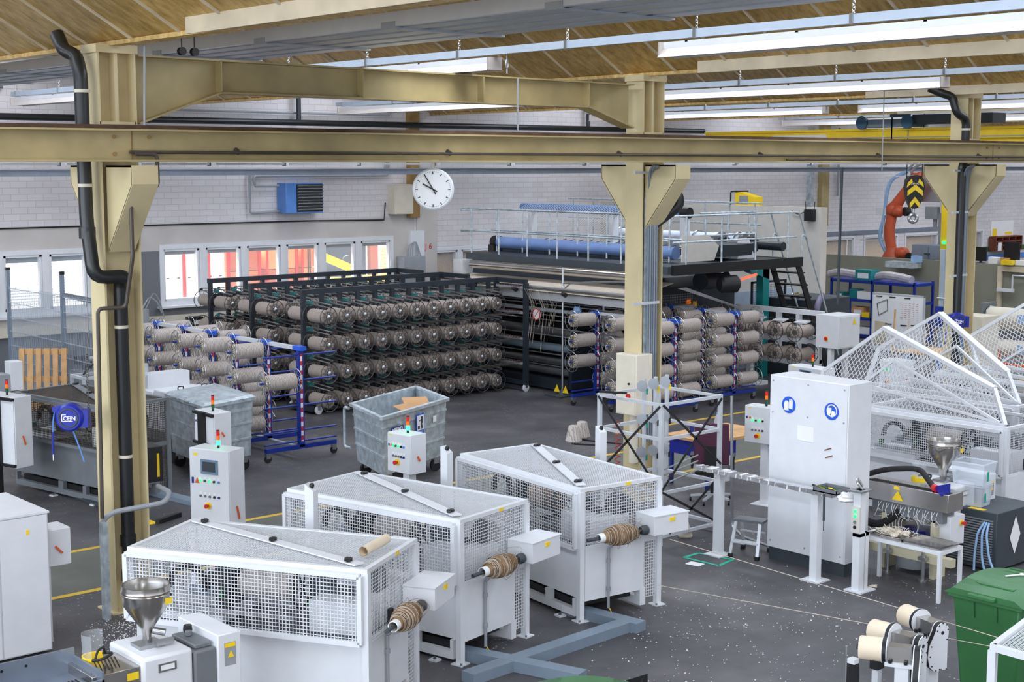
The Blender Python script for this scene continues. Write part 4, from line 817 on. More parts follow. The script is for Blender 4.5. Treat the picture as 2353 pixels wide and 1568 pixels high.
for (l,rz),lb in ((E1,'nearest machine, lowest in the picture'),(E2,'middle machine'),(E3,'right machine with its round fan')):
    q=Matrix.Rotation(rz,3,'Z')@Vector((.76,-.2,0))
    spun_package((l[0]+q.x,l[1]+q.y,.97),rz,'brown yarn package on the spindle of the '+lb)
a=G(835,1268,1.555);b=G(888,1238,1.555); tag(MB().lathe(a,b-a,[(.045,0),(.045,(b-a).length),(.039,(b-a).length),(.039,0)],24,cap=False).obj('cardboard_tube',M['cork']),'pale empty cardboard tube lying on the front mesh lid','tube')
for i,(x,y,lb) in enumerate(((715,1118,'left white post with black button, beside the middle machine'),(1026,1032,'middle white post with black button, left of the right machine'),(1381,985,'right white post with black button, behind the right machine'))):
    q=G(x,y,1.75); t=T('button_post',lb,'post',(q.x,q.y,0),(.5,.2,-.1)[i]); MB().hexa([(-.05,-.05,0),(.05,-.05,0),(.05,.05,0),(-.05,.05,0),(-.05,-.05,1.71),(.05,-.05,1.71),(.05,.05,1.78),(-.05,.05,1.78)]).obj('post',M['white'],t); MB().lathe((0,0,1.74),(0,-.4,1),[(.025,0),(.025,.03),(.015,.045)],12).obj('button',M['black'],t)
# cable channels on the floor
for i,(p,q,lb) in enumerate((((1180,1468),(1560,1600),'grey cable channel on the floor running towards the camera'),((1150,1570),(1430,1440),'grey cable channel on the floor joining the two machines'),((1330,1400),(1440,1450),'short grey cable channel under the right machine'))):
    pts=[(8.9,11.6,0),(9.45,9.9,0)] if i==0 else [(8.6,10.62,0),(11.05,10.78,0)] if i==1 else [(10.85,11.65,0),(11.0,10.62,0)]
    t=tag(MB().bar(V(*pts[0])+V(0,0,.055-.001*i),V(*pts[1])+V(0,0,.055-.001*i),.17,.11-.002*i).obj('cable_channel',M['bluegrey']),lb,'cable channel')
tag(MB().bar(G(330,1130)+V(0,0,.03),G(470,1165)+V(0,0,.03),.2,.06).obj('cable_channel',M['bluegrey']),'grey cable channel on the floor left of the control cabinet','cable channel')
tag(MB().bar(G(40,1095)+V(0,0,.03),G(240,1170)+V(0,0,.03),.05,.05).obj('floor_rail',M['slate']),'dark rail on the floor in front of the brown mesh machine','rail')
enclosure((9.22,19.7),math.radians(11),'brown wire-mesh guarded machine behind the left column',mw='wirebrown',frame='greymid',body='greymid',dark=True,pkg=False,Ln=2.35)
# right hand pair and third with lids raised
def raised(loc,rz,label,pts,inner,zb):
    t=enclosure(loc,rz,label,Ln=2.35,lid='open',pkg=False)
    return t
eA=enclosure((17.6,10.25),0,'white mesh-guarded machine with raised lid behind the right extruder',Ln=2.4,Wd=1.2,lid='open',pkg=False)
eB=enclosure((19.3,11.1),math.radians(3),'second white machine with raised mesh lid at the right',Ln=2.5,Wd=1.2,lid='open',pkg=False)
eC=enclosure((21.6,11.6),0,'third white machine with raised mesh lid at the right edge',Ln=2.4,Wd=1.2,lid='open',pkg=False)
def lid(par,X,poly,inner,top,dx=.9):
    inv=par.matrix_basis.inverted()
    def pr(x,y):
        p=onX(x,y,X); return onX(x,y,X+ (p.z-1.5)*.35)
    P=[inv@pr(*p) for p in poly]; I=[inv@pr(*p)+V(-.03,0,0) for p in inner]
    n=len(P); f=MB()
    for i in range(n): f.bar(P[i],P[(i+1)%n],.05,.05) if i not in top else f.bar(P[i],P[(i+1)%n],.12,.05)
    f.obj('lid_frame',M['white'],par); f=MB()
    for i in range(len(I)): f.bar(I[i],I[(i+1)%len(I)],.035,.035)
    f.obj('inner_lid_frame',M['white'],par)
    # diamond mesh clipped to polygon, in plane coordinates (y', z')
    m=MB(); o=P[0]; e1=(P[1]-P[0]).normalized(); nrm=(P[1]-P[0]).cross(P[2]-P[0]).normalized(); e2=nrm.cross(e1)
    Q=[((p-o).dot(e1),(p-o).dot(e2)) for p in P]
    def clip(a,b,dx_,dy_):
        ts=[]
        for i in range(n):
            x1,y1=Q[i];x2,y2=Q[(i+1)%n]; ex,ey=x2-x1,y2-y1; den=dx_*ey-dy_*ex
            if abs(den)<1e-9: continue
            u=((x1-a)*ey-(y1-b)*ex)/den; s=((x1-a)*dy_-(y1-b)*dx_)/den
            if 0<=s<1: ts.append(u)
        ts.sort(); return [(ts[i],ts[i+1]) for i in range(0,len(ts)-1,2)]
    mx=max(q[0] for q in Q);mn=min(q[0] for q in Q);my=max(q[1] for q in Q);mY=min(q[1] for q in Q); st=.058
    for ang in (math.radians(35),math.radians(-35)):
        dx_,dy_=math.cos(ang),math.sin(ang); px,py=-dy_,dx_; R=math.hypot(mx-mn,my-mY)*1.1; cx,cy=(mx+mn)/2,(my+mY)/2; k=-R
        while k<R:
            a,b=cx+px*k,cy+py*k
            for u,v in clip(a,b,dx_,dy_):
                m.bar(o+e1*(a+dx_*u)+e2*(b+dy_*u),o+e1*(a+dx_*v)+e2*(b+dy_*v),.009,.003,0,up=nrm)
            k+=st
    m.obj('lid_mesh',M['white'],par)
lid(eA,17.7,[(1875,925),(1893,852),(2033,753),(2285,893),(2310,978),(1995,932)],[(1985,882),(2056,828),(2300,972)],(2,))
lid(eB,19.5,[(1990,880),(2020,800),(2160,720),(2315,855),(2343,930)],[(2075,865),(2200,795),(2338,925)],(2,))
lid(eC,21.8,[(2250,850),(2226,775),(2353+60,665),(2353+160,800),(2353+170,900)],[(2295,838),(2353+60,765),(2353+150,880)],(2,))
# ================= CONTROL CABINETS =================
def signal(par,x,y,z,on=False,h=.18):
    r=.022; 
    MB().cyl((x,y,z),(x,y,z+.04),r*.8,12).obj('lamp_base',M['black'],par)
    zz=z+.04; 
    for nm,m in (('green_lamp','lampgr' if on else 'lampgd'),('orange_lamp','lampor'),('red_lamp','lampred')):
        MB().cyl((x,y,zz),(x,y,zz+h/3-.004),r*(1.25 if (on and nm[0]=='g') else 1),14).obj(nm,M[m],par); zz+=h/3
    MB().cyl((x,y,zz),(x,y,zz+.01),r,12).obj('lamp_cap',M['black'],par)
def panel_box(label,loc,rz,w,d,h,z0,screen=False,rows=((5,.55),(5,.35)),cols=None,sig=True,on=True,stand='post',pz=0,flap=True,lw=.62):
    """front face looks along local -y; w wide, d deep"""
    t=T('control_cabinet',label,'control cabinet',(loc[0],loc[1],0),rz)
    MB().bx(-w/2,w/2,0,d,z0,z0+h).obj('body',M['white'],t,bev=.006); MB().bx(-w/2+.01,w/2-.01,-.015,0,z0+.01,z0+h-.01).obj('door',M['whitewarm'] if 0 else M['white'],t,bev=.003)
    s=h
    if screen:
        MB().bx(-.12,.14,-.03,-.015,z0+h*.76,z0+h*.9).obj('screen_bezel',M['screenf'],t); MB().bx(-.09,.11,-.033,-.03,z0+h*.785,z0+h*.88).obj('screen',M['display'],t)
    for r,(n,zf) in enumerate(rows):
        for i in range(n):
            x=-w*.22+i*w*.115; z=z0+h*zf; 
            MB().lathe((x,-.015,z),(0,-1,0),[(.016,0),(.014,.018)],12).obj('button',M[('led','lampgd','led','black','bluelt')[i%5] if r==0 else ('greymid','greymid','greymid','black','blue')[i%5]],t)
            MB().bx(x-.015,x+.015,-.017,-.015,z+.022,z+.05).obj('button_label',M['paper'],t)
    z=z0+h*(rows[-1][1]-(.09 if h>1 else .15)); MB().lathe((.0-.02,-.015,z),(0,-1,0),[(.045,0),(.045,.008)],18).obj('stop_plate',M['yellow'],t); MB().lathe((-.02,-.02,z),(0,-1,0),[(.016,0),(.016,.03),(.027,.035),(.027,.055)],14).obj('stop_button',M['red'],t)
    MB().ext([(-w*.36,-.017,z0+h*.66),(-w*.24,-.017,z0+h*.66),(-w*.3,-.017,z0+h*.72)],(0,-.002,0)).obj('warning_sign',M['orange'],t); MB().bx(-w*.44,-w*.385,-.018,-.015,z0+h*.655,z0+h*.715).obj('lock_plate',M['blue'],t); MB().bx(-w*.38,-w*.28,-.018,-.015,z0+h*.93,z0+h*.955).obj('yellow_label',M['yellow'],t)
    MB().bar((w/2+.012,d*.4,z0+h*.45),(w/2+.012,d*.55,z0+h*.32),.012,.02).obj('side_handle',M['orange'],t)
    if sig: signal(t,.05,d*.4,z0+h,on)
    if stand=='post': MB().bx(-.02,.1,d*.3,d*.3+.12,.01,z0).bx(-.12,.2,d*.3-.1,d*.3+.22,0,.012).obj('stand',M['white'],t)
    if stand=='dark': MB().bx(-.05,.07,-.09,-.02,0,z0+h).bx(-w/2,w/2,-.05,0,z0+h-.05,z0+h-.01).bx(-w/2,w/2,-.05,0,z0+.02,z0+.06).obj('stand',M['black'],t)
    if stand=='plinth': MB().bx(-w/2+.02,w/2-.02,.02,d-.02,0,z0).obj('plinth',M['greymid'],t)
    return t
def fwall(p,q): # centre and rotation for a front edge going from left p to right q
    p=Vector(p);q=Vector(q);d=q-p; return (p+q)/2, math.atan2(d.y,d.x), d.length
def cab(px1,px2,z,**k):
    p=G(*px1,z);q=G(*px2,z); c,r,w=fwall(p,q); return c,r,w
c,r,w=cab((435,1028),(527,1038),1.42); panel_box('white control cabinet with touch screen and lit green lamp behind the front machine',c,r,w,.3,1.32,.1,screen=True,rows=((5,.69),(5,.54)),stand='plinth')
c,r,w=cab((891,992),(944,1002),1.5); panel_box('small white control box on a post in front of the open dumpster',c,r,w,.27,.52,.98,rows=((5,.68),(5,.42)))
c,r,w=cab((1708,933),(1765,940),1.45); w=.5; panel_box('white control box with green buttons beside the tall white cabinet',c+V(0,-.08,0),r,w,.25,.55,.92,rows=((4,.62),(4,.36)),on=False)
c,r,w=cab((1812,838),(1892,850),1.5); panel_box('white control box with small screen behind the tall cabinet',c,r,w,.3,.5,1.0,screen=True,rows=((3,.3),),on=False)
c,r,w=cab((2020,825),(2068,832),1.5); panel_box('white control box seen through the raised mesh lids',c,r,.45,.4,.55,.95,rows=((3,.7),(3,.45)),on=False,sig=False)
p=G(447,940,1.5);q=G(493,952,1.5); c,r,w=fwall(p,q); panel_box('white control box seen from behind on a black stand near the covered dumpster',c,r,w*.95,.27,.5,1.0,rows=((0,.5),),on=False,stand='dark')
p=G(-40,905,1.62);q=G(32,915,1.62); c,r,w=fwall(p,q); panel_box('tall white control box at the left edge in front of the brown mesh machine',c,r,w,.3,1.05,.57,rows=((0,.5),),on=False,stand='dark')
# tall white cabinet with blue signs
t=T('tall_cabinet','tall white steel cabinet with two round blue safety signs','cabinet',(14.35,10.45,0))
MB().bx(0,.46,0,1.2,.16,2.37).obj('body',M['white'],t,bev=.008); MB().bx(-.012,0,.015,1.185,.17,2.36).obj('front_panel',M['white'],t); MB().bx(.02,.44,.02,1.18,0,.16).obj('plinth',M['slate'],t)
for y in (.06,.6,1.14):
    for z in (.25,1.9,2.3): MB().lathe((-.012,y,z),(-1,0,0),[(.012,0),(.012,.003)],10).obj('screw',M['grey'],t)
for y,z,kind in ((1.2-.31,2.02,'glove'),(1.2-.96,2.02,'face')):
    MB().lathe((-.013,y,z),(-1,0,0),[(.105,0),(.105,.004)],32).obj('safety_sign',M['cb'],t); s=MB()
    def pl(pts): s.ext([(-.018,y+a,z+b) for a,b in pts],(-.003,0,0))
    if kind=='glove':
        pl([(.07,-.07),(.0,-.07),(.0,.03),(.015,.05),(.05,.05),(.07,.02)]); pl([(-.005,-.04),(-.06,-.05),(-.065,.04),(-.055,.075),(-.045,.04),(-.04,.08),(-.03,.08),(-.03,.04),(-.02,.08),(-.01,.075),(-.005,.03)])
    else:
        s.torus((-.018,y-.005,z+.01),(1,0,0),.07,.008,24,4); pl([(.06,-.045),(.02,-.06),(.02,-.03),(.0,-.02),(.0,.045),(.06,.04),(.065,0)]); pl([(-.01,.01),(-.05,.005),(-.055,-.05),(-.02,-.07),(.01,-.07),(.005,-.03)])
    s.obj('sign_symbol',M['paper'],t)
MB().bx(-.016,-.012,.5,.75,1.6,1.78).obj('paper_note',M['paper'],t); 
for k,(y,z) in enumerate(((.33,1.53),(.31,1.44))): MB().bar((-.016,y,z),(-.016,y-.1,z+.04),.012,.012).obj('magnet_strip',M['woodred'],t)
# ================= DUMPSTERS =================
def dumpster(label,pA,pB,pC,z,lid_):
    """pA front-left, pB front corner, pC front-right (rim points)"""
    A,B,Cc=pA,pB,pC; u=(A-B);v=(Cc-B); u.z=v.z=0; D=A+v
    t=T('waste_container',label,'dumpster',(B.x,B.y,0)); o=Vector((B.x,B.y,0))
    A0,C0=u,v; z0=.27; ins=.05; cen=(u+v)/2
    def pt(a,b,zz,k=0): 
        q=u*a+v*b; q=q+(cen-q)*k; return V(q.x,q.y,zz)
    w=MB(); 
    for (a0,b0),(a1,b1) in (((0,0),(1,0)),((1,0),(1,1)),((1,1),(0,1)),((0,1),(0,0))):
        w.hexa([pt(a0,b0,z0,.1),pt(a1,b1,z0,.1),pt(a1,b1,z0,.13),pt(a0,b0,z0,.13),pt(a0,b0,z,.02),pt(a1,b1,z,.02),pt(a1,b1,z,.05),pt(a0,b0,z,.05)])
    w.hexa([pt(0,0,z0-.02,.1),pt(1,0,z0-.02,.1),pt(1,1,z0-.02,.1),pt(0,1,z0-.02,.1),pt(0,0,z0+.02,.1),pt(1,0,z0+.02,.1),pt(1,1,z0+.02,.1),pt(0,1,z0+.02,.1)])
    w.obj('tub',M['galv'],t)
    for f in (.3,.58,.82):
        zz=z0+(z-z0)*f; k=.1-.08*f-.008; r=MB()
        for (a0,b0),(a1,b1) in (((0,0),(1,0)),((0,1),(0,0))): r.bar(pt(a0,b0,zz,k),pt(a1,b1,zz,k),.02,.03)
        r.obj('rib',M['galv'],t)
    r=MB(); c4=[pt(0,0,z,0),pt(1,0,z,0),pt(1,1,z,0),pt(0,1,z,0)]
    for i in range(4): r.bar(c4[i],c4[(i+1)%4],.07,.05)
    for q in c4: r.cyl(q-V(0,0,.026),q+V(0,0,.026),.036,12)
    r.obj('rim',M['galv'],t)
    for a,b in ((.08,.1),(.92,.1),(.92,.9),(.08,.9)):
        q=pt(a,b,0,.1); MB().lathe(q+V(0,-.03,.1),(0,1,0),[(.06,0),(.1,.005),(.1,.05),(.06,.055)],18).obj('wheel',M['rubber'],t); MB().bx(q.x-.05,q.x+.05,q.y-.045,q.y+.045,.13,z0-.01).obj('wheel_fork',M['steel'],t)
    if lid_:
        l=MB().hexa([pt(-.02,-.02,z+.02),pt(1.02,-.02,z+.02),pt(1.02,1.02,z+.02),pt(-.02,1.02,z+.02),pt(.02,.02,z+.06),pt(.98,.02,z+.06),pt(.98,.98,z+.06),pt(.02,.98,z+.06)]); l.hexa([pt(.15,.15,z+.06),pt(.85,.15,z+.06),pt(.85,.8,z+.06),pt(.15,.8,z+.06),pt(.25,.25,z+.1),pt(.75,.25,z+.1),pt(.75,.7,z+.1),pt(.25,.7,z+.1)]); l.obj('lid',M['galv'],t)
        for a in (.3,.65): MB().cyl(pt(a,-.03,z+.03),pt(a+.12,-.05,z+.03),.03,10).obj('lid_handle',M['galv'],t)
    return t,pt,u,v
dA=G(383,908,1.2);dB=G(468,937,1.2);dC=G(583,915,1.2)
t1,_,_,_=dumpster('galvanised waste container with closed lid behind the control boxes',dA,G(468,937,1.2),dC,1.2,True)
MB().tube([(-.1,-.1,.9),(-.35,-.2,.95),(-.6,-.6,.85)],.02,8).obj('handle_bar',M['steel'],t1) if 0 else None
A=G(808,930,1.17);B=G(877,962,1.17);Cc=G(1028,918,1.17)
t2,pt,u,v=dumpster('open galvanised waste container with blue stickers and cardboard inside',A,B,Cc,1.17,False)
MB().tube([pt(1.05,-.0,1.1,-.03),pt(1.15,-.0,1.1,-.06),pt(1.15,0,.45,-.06),pt(1.05,0,.45,0)],.025,8,round_=.06).obj('handle_bar',M['galv'],t2)
for i,(a,b,rr,s) in enumerate(((.3,.55,.3,.5),(.5,.75,-.4,.42))): q=pt(a,b,1.1)+Vector((B.x,B.y,0)); tag(MB().box(q,(s,.3,.01),rr,0,rx=.35).obj('cardboard_piece',M['card']),('flat brown cardboard lying in the open dumpster, front piece','brown cardboard piece leaning at the back of the open dumpster')[i],'cardboard')
ang=math.atan2(v.y,v.x)
def sticker(fr,z,w,h,m,nm,off=.0): q=pt(0,fr,z,.02); nv=Vector((math.sin(ang),-math.cos(ang),0)); q=q+nv*(.028+off); return MB().box(q,(w,.004,h),ang).obj(nm,M[m],t2),q,nv
o,q,nv=sticker(.2,.93,.36,.1,'blue','brand_sticker'); text('VERWO',.085,'paper',t2,q+nv*.004,(PI/2,0,ang),bold=.003)
o,q,nv=sticker(.55,.88,.24,.38,'cb','waste_sticker'); q0=q
MB().box(q0+nv*.004+V(0,0,.05),(.2,.003,.24),ang).obj('sticker_field',M['paper'],t2); pp=MB(); e=Vector((math.cos(ang),math.sin(ang),0)); b0=q0+nv*.008+V(0,0,.05)
pp.blob(b0+e*.03+V(0,0,.085),.016,5); pp.bar(b0+e*.035+V(0,0,.065),b0+e*.03+V(0,0,-.01),.04,.004,0,up=nv); pp.bar(b0+e*.03+V(0,0,-.01),b0+e*.05+V(0,0,-.1),.016,.004,0,up=nv); pp.bar(b0+e*.03+V(0,0,-.01),b0+e*.015+V(0,0,-.1),.016,.004,0,up=nv); pp.bar(b0+e*.03+V(0,0,.05),b0+e*-.05+V(0,0,.03),.012,.004,0,up=nv); pp.box(b0+e*-.06+V(0,0,-.07),(.05,.004,.05),ang); pp.obj('sticker_pictogram',M['black'],t2)
text('KEHRICHT',.036,'paper',t2,q0+nv*.006+V(0,0,-.1),(PI/2,0,ang)); text('DECHETS',.036,'paper',t2,q0+nv*.006+V(0,0,-.155),(PI/2,0,ang))
o,q,nv=sticker(.78,.92,.1,.1,'paper','small_label')
# ================= EXTRUDERS =================
def extruder(o,rz,label,visor_l,tall=True,sx=1,clear=False):
    """o: front left top corner of the white body"""
    t=T('extruder',label,'extruder',(o[0],o[1],0),rz); z=o[2]; P=lambda n,mb,m,**k: mb.obj(n,m,t,**k)
    P('body',MB().bx(0,.46,0,.62,.35,z),M['white'],bev=.03); P('body_handle',MB().bx(.14,.3,-.012,0,z-.14,z-.07).bx(.16,.28,-.016,-.012,z-.125,z-.085,1),[M['steel'],M['paper']])
    P('gearbox',MB().bx(.47,.68,.0,.5,.3,z-.04),M['greymid'],bev=.02); P('gearbox_top',MB().bx(.5,.66,.05,.45,z-.04,z).cyl((.58,.3,z),(.58,.3,z+.05),.03,12),M['greymid'],bev=.01); P('filler_cap',MB().lathe((.6,.35,z+.02),(0,0,1),[(.035,0),(.04,.02),(.035,.06)],12),M['black'])
    P('drive_cover',MB().bx(.68,.9,-.02,.68,.3,z+.06),M['white'],bev=.01); P('warning_plate',MB().bx(.74,.85,-.023,-.02,z-.22,z-.02).ext([(.77,-.025,z-.15),(.83,-.025,z-.15),(.80,-.025,z-.09)],(0,-.002,0),1).bx(.745,.845,-.026,-.023,z-.06,z-.025,1),[M['grey'],M['yellow']])
    P('vent_cover',MB().bx(-.42,-.005,.03,.5,.45,z-.06),M['stainless'],bev=.005)
    b=MB()
    for i in range(9): b.bar((-.38+.03*i,.12,z-.058),(-.30+.03*i,.38,z-.058),.008,.004)
    P('vent_slots',b,M['black']); P('yellow_label',MB().bx(-.12,-.02,.026,.03,z-.16,z-.1),M['yellow'])
    # stainless hopper
    hx,hy=.2,.3; h0=z
    P('hopper_foot',MB().bx(hx-.11,hx+.11,hy-.09,hy+.09,h0,h0+.03).bx(hx+.02,hx+.18,hy-.13,hy-.08,h0+.02,h0+.06).bx(hx-.03,hx+.03,hy-.03,hy+.03,h0+.03,h0+.08),M['steel'])
    P('hopper',MB().lathe((hx,hy,h0+.06),(0,0,1),[(.035,0),(.045,.08),(.19,.3),(.195,.41),(.205,.42),(.2,.44),(.2,.47),(.19,.47),(.185,.42)],36,cap=False),M['stainless'])
    P('hopper_rim',MB().torus((hx,hy,h0+.46),(0,0,1),.2,.009,36,8),M['stainless']); P('hopper_lid',MB().lathe((hx,hy,h0+.475),(0,0,1),[(.185,0),(.187,.01),(.14,.014)],36),M['steel']); P('discharge_spout',MB().cyl((hx+.04,hy-.03,h0+.13),(hx+.12,hy-.09,h0+.11),.03,14),M['steel'])
    P('hopper_label',MB().bx(hx+.08,hx+.14,hy-.185,hy-.18,h0+.38,h0+.43),M['yellow'])
    return t
e1=extruder((5.22,10.64,1.0),0,'white extruder with stainless hopper in the lower left corner','v')
# tray trough of front extruder
t=T('feed_trough','grey steel trough with perforated bottom in the lower left corner','trough',(4.0,10.62,0)); 
MB().bx(.0,.85,.0,.5,.3,.82).obj('base',M['dark'],t); b=MB()
b.bx(-.05,.86,-.05,.52,.84,.86); b.bx(-.05,.86,.5,.52,.86,1.06); b.bx(.84,.86,-.05,.52,.86,1.0); b.bx(-.05,.86,-.05,-.03,.86,.94); b.bx(-.05,-.03,-.05,.52,.86,1.1); b.obj('trough_wall',M['sheet'],t); b=MB()
for i in range(26): b.bar((.02+.03*i,.05,.863),(.02+.03*i,.3,.863),.012,.003)
b.obj('perforation',M['black'],t)
for q in ((.25,.5),(.45,.5)): MB().lathe((q[0],.497,1.0),(0,-1,0),[(.012,0),(.012,.004)],8).obj('bolt_hole',M['black'],t)
def visor(loc,rz,label,up=False):
    t=T('face_shield',label,'face shield',loc,rz); v=[];n=13
    b=MB(); pts=[(.1*math.cos(PI*i/(n-1)),.12*math.sin(PI*i/(n-1)),0) for i in range(n)]
    for i in range(n-1):
        p=Vector(pts[i]);q=Vector(pts[i+1]); b.add([p,q,q*1.08+V(0,0,.2),p*1.08+V(0,0,.2)],[(0,1,2,3)])
    b.obj('clear_visor',M['visor'],t); b=MB()
    for i in range(n-1):
        p=Vector(pts[i]);q=Vector(pts[i+1]); b.hexa([p*.95-V(0,0,.05),q*.95-V(0,0,.05),q*1.05-V(0,0,.05),p*1.05-V(0,0,.05),p*.98+V(0,0,.01),q*.98+V(0,0,.01),q*1.08+V(0,0,.01),p*1.08+V(0,0,.01)])
    b.obj('brow_guard',M['yellow'],t); MB().tube([(.1,0,0),(.09,-.08,.01),(0,-.13,.03),(-.09,-.08,.01),(-.1,0,0)],.012,8,round_=.06).tube([(.09,-.02,0),(.06,-.03,.07),(-.06,-.03,.07),(-.09,-.02,0)],.01,8,round_=.04).obj('head_band',M['black'],t)
    return t
visor((4.98,10.95,1.0),math.radians(40),'yellow face shield with clear visor on the front extruder')
ox=16.05; e2=extruder((15.75,9.85,1.02),0,'white extruder with stainless hopper behind the tray table','v')
t=T('die_tray','stainless box with grille and yellow warning triangle in front of the right extruder','steel box',(15.05,9.5,0))
MB().bx(0,.32,0,1.2,.86,1.08).obj('casing',M['stainless'],t,bev=.004); b=MB()
for i in range(40): b.bar((.04,.05+.028*i,1.083),(.16,.05+.028*i,1.083),.008,.004)
b.obj('grille',M['black'],t); MB().ext([(-.004,.62,.9),(-.004,.78,.9),(-.004,.70,1.02)],(-.003,0,0)).obj('warning_sign',M['yellow'],t); MB().bx(-.004,0,.68,.76,1.03,1.07).obj('yellow_label',M['yellow'],t)
MB().bx(.05,.3,.1,1.1,.7,.86).obj('nozzle_bar',M['greymid'],t)
b=MB()
for i in range(22):
    y=.15+.04*i; b.tube([(.02,y,.84),(-.03,y+.03*math.sin(i*2.3),.76),(.02+.05*math.sin(i*1.7),y-.05*math.cos(i*3.1),.68+.04*math.sin(i*2)),(.1,y+.09*math.cos(i*1.3),.66)],.0028,4,round_=.05)
b.obj('polymer_threads',M['paper'],t)
b=MB()
for i in range(5): b.torus((.12,.6+.02*i,.58),(1,.1*i,0),.12+.015*i,.005,24,5)
b.obj('wire_coil',[M['paper']],t)
MB().bx(.05,.3,.2,.26,0,.72).bx(.05,.3,.9,.96,0,.72).bx(-.05,.05,-.1,1.2,.22,.32).obj('stand',M['paintpale'],t)
for y in (.25,.75): MB().cyl((-.1,y,.02),(-.1,y,.42),.022,10).lathe((-.1,y,0),(0,0,1),[(.05,0),(.05,.02)],12).bx(-.14,-.06,y-.05,y+.05,.26,.3).obj('levelling_foot',M['steel'],t)
q=G(2130,1170,.7); b=MB().bx(.15,.45,.05,.3,.42,.78).obj('terminal_box',M['white'],t,bev=.005); MB().lathe((.38,.05,.68),(0,-1,0),[(.035,0),(.035,.01)],14).lathe((.38,.04,.68),(0,-1,0),[(.015,0),(.015,.02),(.025,.03),(.025,.05)],12,1).obj('stop_button',[M['yellow'],M['red']],t)
tag(MB().tube([(15.2,10.75,1.12),(15.3,10.55,1.2),(15.5,10.2,1.24),(15.12,9.75,1.13)],.035,12,round_=.15).obj('suction_hose',M['rubber']),'thick black suction hose lying on the stainless box','hose')
t=T('suction_nozzle','blue square funnel with red collar on the hose end','nozzle',(15.12,9.72,1.13)); MB().cyl((0,.03,0),(-.02,-.03,-.01),.045,14).obj('collar',M['magenta'],t); MB().hexa([(-.03,-.03,-.03),(.02,-.04,-.03),(.02,-.04,.03),(-.03,-.03,.03),(-.1,-.14,-.07),(.06,-.16,-.07),(.06,-.16,.07),(-.1,-.14,.07)]).obj('funnel',M['cejn'],t)
visor((15.62,10.25,1.1),math.radians(60),'yellow face shield with clear visor on the right extruder')
tag(MB().tube([(15.2,10.9,.95),(15.1,10.9,.6),(15.1,10.5,.5),(15.1,10.2,.75)],.05,10,round_=.25).obj('suction_hose',M['rubber']),'black hose loop hanging below the stainless box','hose')
v=T('vacuum_cleaner','blue and grey vacuum cleaner with yellow panel under the extruder','vacuum cleaner',(15.3,10.12,0)); MB().lathe((0,0,.05),(0,0,1),[(.2,0),(.22,.05),(.2,.3)],20).obj('tank',M['grey'],v); MB().lathe((0,0,.35),(0,0,1),[(.21,0),(.22,.05),(.16,.17)],20).obj('lid',M['cejn'],v); MB().bx(-.24,-.2,-.16,.16,.2,.3).obj('yellow_panel',M['yellow'],v)
# tray table
t=T('tray_table','small white table carrying two steel trays','table',(14.3,9.1,0)); 
for x,y in ((0,0),(.42,0),(0,1.1),(.42,1.1)): MB().bx(x,x+.04,y,y+.04,0,.56).obj('leg',M['white'],t)
MB().bx(0,.46,0,1.14,.56,.6).obj('table_top',M['white'],t)
def tray(loc,rz,label,s=(.36,.5)):
    t=T('steel_tray',label,'tray',loc,rz); a,b=s; MB().bx(0,a,0,b,0,.006).bx(0,a,0,.01,.006,.035).bx(0,a,b-.01,b,.006,.035).bx(0,.01,.01,b-.01,.006,.035).bx(a-.01,a,.01,b-.01,.006,.035).obj('basin',M['stainless'],t); MB().bx(-.02,a+.02,-.02,0,.033,.037).bx(-.02,a+.02,b,b+.02,.033,.037).bx(-.02,0,0,b,.033,.037).bx(a,a+.02,0,b,.033,.037).obj('rim',M['chrome'],t); return t
tray((14.35,9.13,.602),0,'empty steel tray on the right half of the white table'); tray((14.35,9.66,.602),0,'steel tray filled with yarn fluff on the left half of the table',(.36,.44))
b=MB()
for i in range(130):
    q=V(14.53+random.gauss(0,.08),9.88+random.gauss(0,.1),.63+abs(random.gauss(0,.02))); e=V(random.uniform(-.08,.08),random.uniform(-.08,.08),random.uniform(-.01,.05)); b.tube([q,q+e*.5+V(0,0,.02),q+e],.004,4)
for i in range(8): b.blob((14.53+random.gauss(0,.06),9.88+random.gauss(0,.08),.65),.05,5,0,(1,1,.6),.35)
tag(b.obj('yarn_fluff',M['fleece']),'heap of pale yarn fluff in the left steel tray','fluff',kind='stuff')
b=MB()
for i in range(4): b.blob((14.25+random.gauss(0,.08),10.0+random.gauss(0,.05),.02),.035,5,0,(1.3,1,.5),.4)
tag(b.obj('yarn_fluff',M['fleece']),'small clump of yarn fluff on the floor by the button post','fluff',kind='stuff')
# foil covered rail
t=T('foil_rail','long steel rail wrapped in crumpled silver foil on two white posts','rail',(14.0,10.35,0))
b=MB(); n=46
for i in range(n):
    y0=2.2*i/n; y1=2.2*(i+1)/n; r=.075+random.uniform(-.01,.01); dz=random.uniform(-.006,.006); b.hexa([(-r,y0,1.07+dz),(r,y0,1.07+dz),(r,y1,1.07-dz),(-r,y1,1.07-dz),(-r*.9,y0,1.12-dz),(r*.9,y0,1.12+dz),(r*.9,y1,1.12+dz),(-r*.9,y1,1.12-dz)])
b.obj('foil_wrap',M['foilsilver'],t,sm=60)
for y in (.27,1.81): MB().bx(-.05,.05,y-.05,y+.05,.015,1.07).bx(-.13,.13,y-.13,y+.13,0,.015).obj('post',M['white'],t)
MB().tube([(.0,.2,.93),(0,.0,.93),(0,0,.93)],.01,4) if 0 else None
t=T('tool_tray','grey tray of green handled tools on the foil rail end','tool tray',(14.0,10.25,1.125)); MB().bx(-.12,.14,0,.34,0,.015).bx(-.12,.14,0,.01,0,.06).bx(-.12,.14,.33,.34,0,.06).bx(.13,.14,0,.34,0,.06).bx(-.12,-.11,0,.34,0,.05).obj('tray',M['greymid'],t)
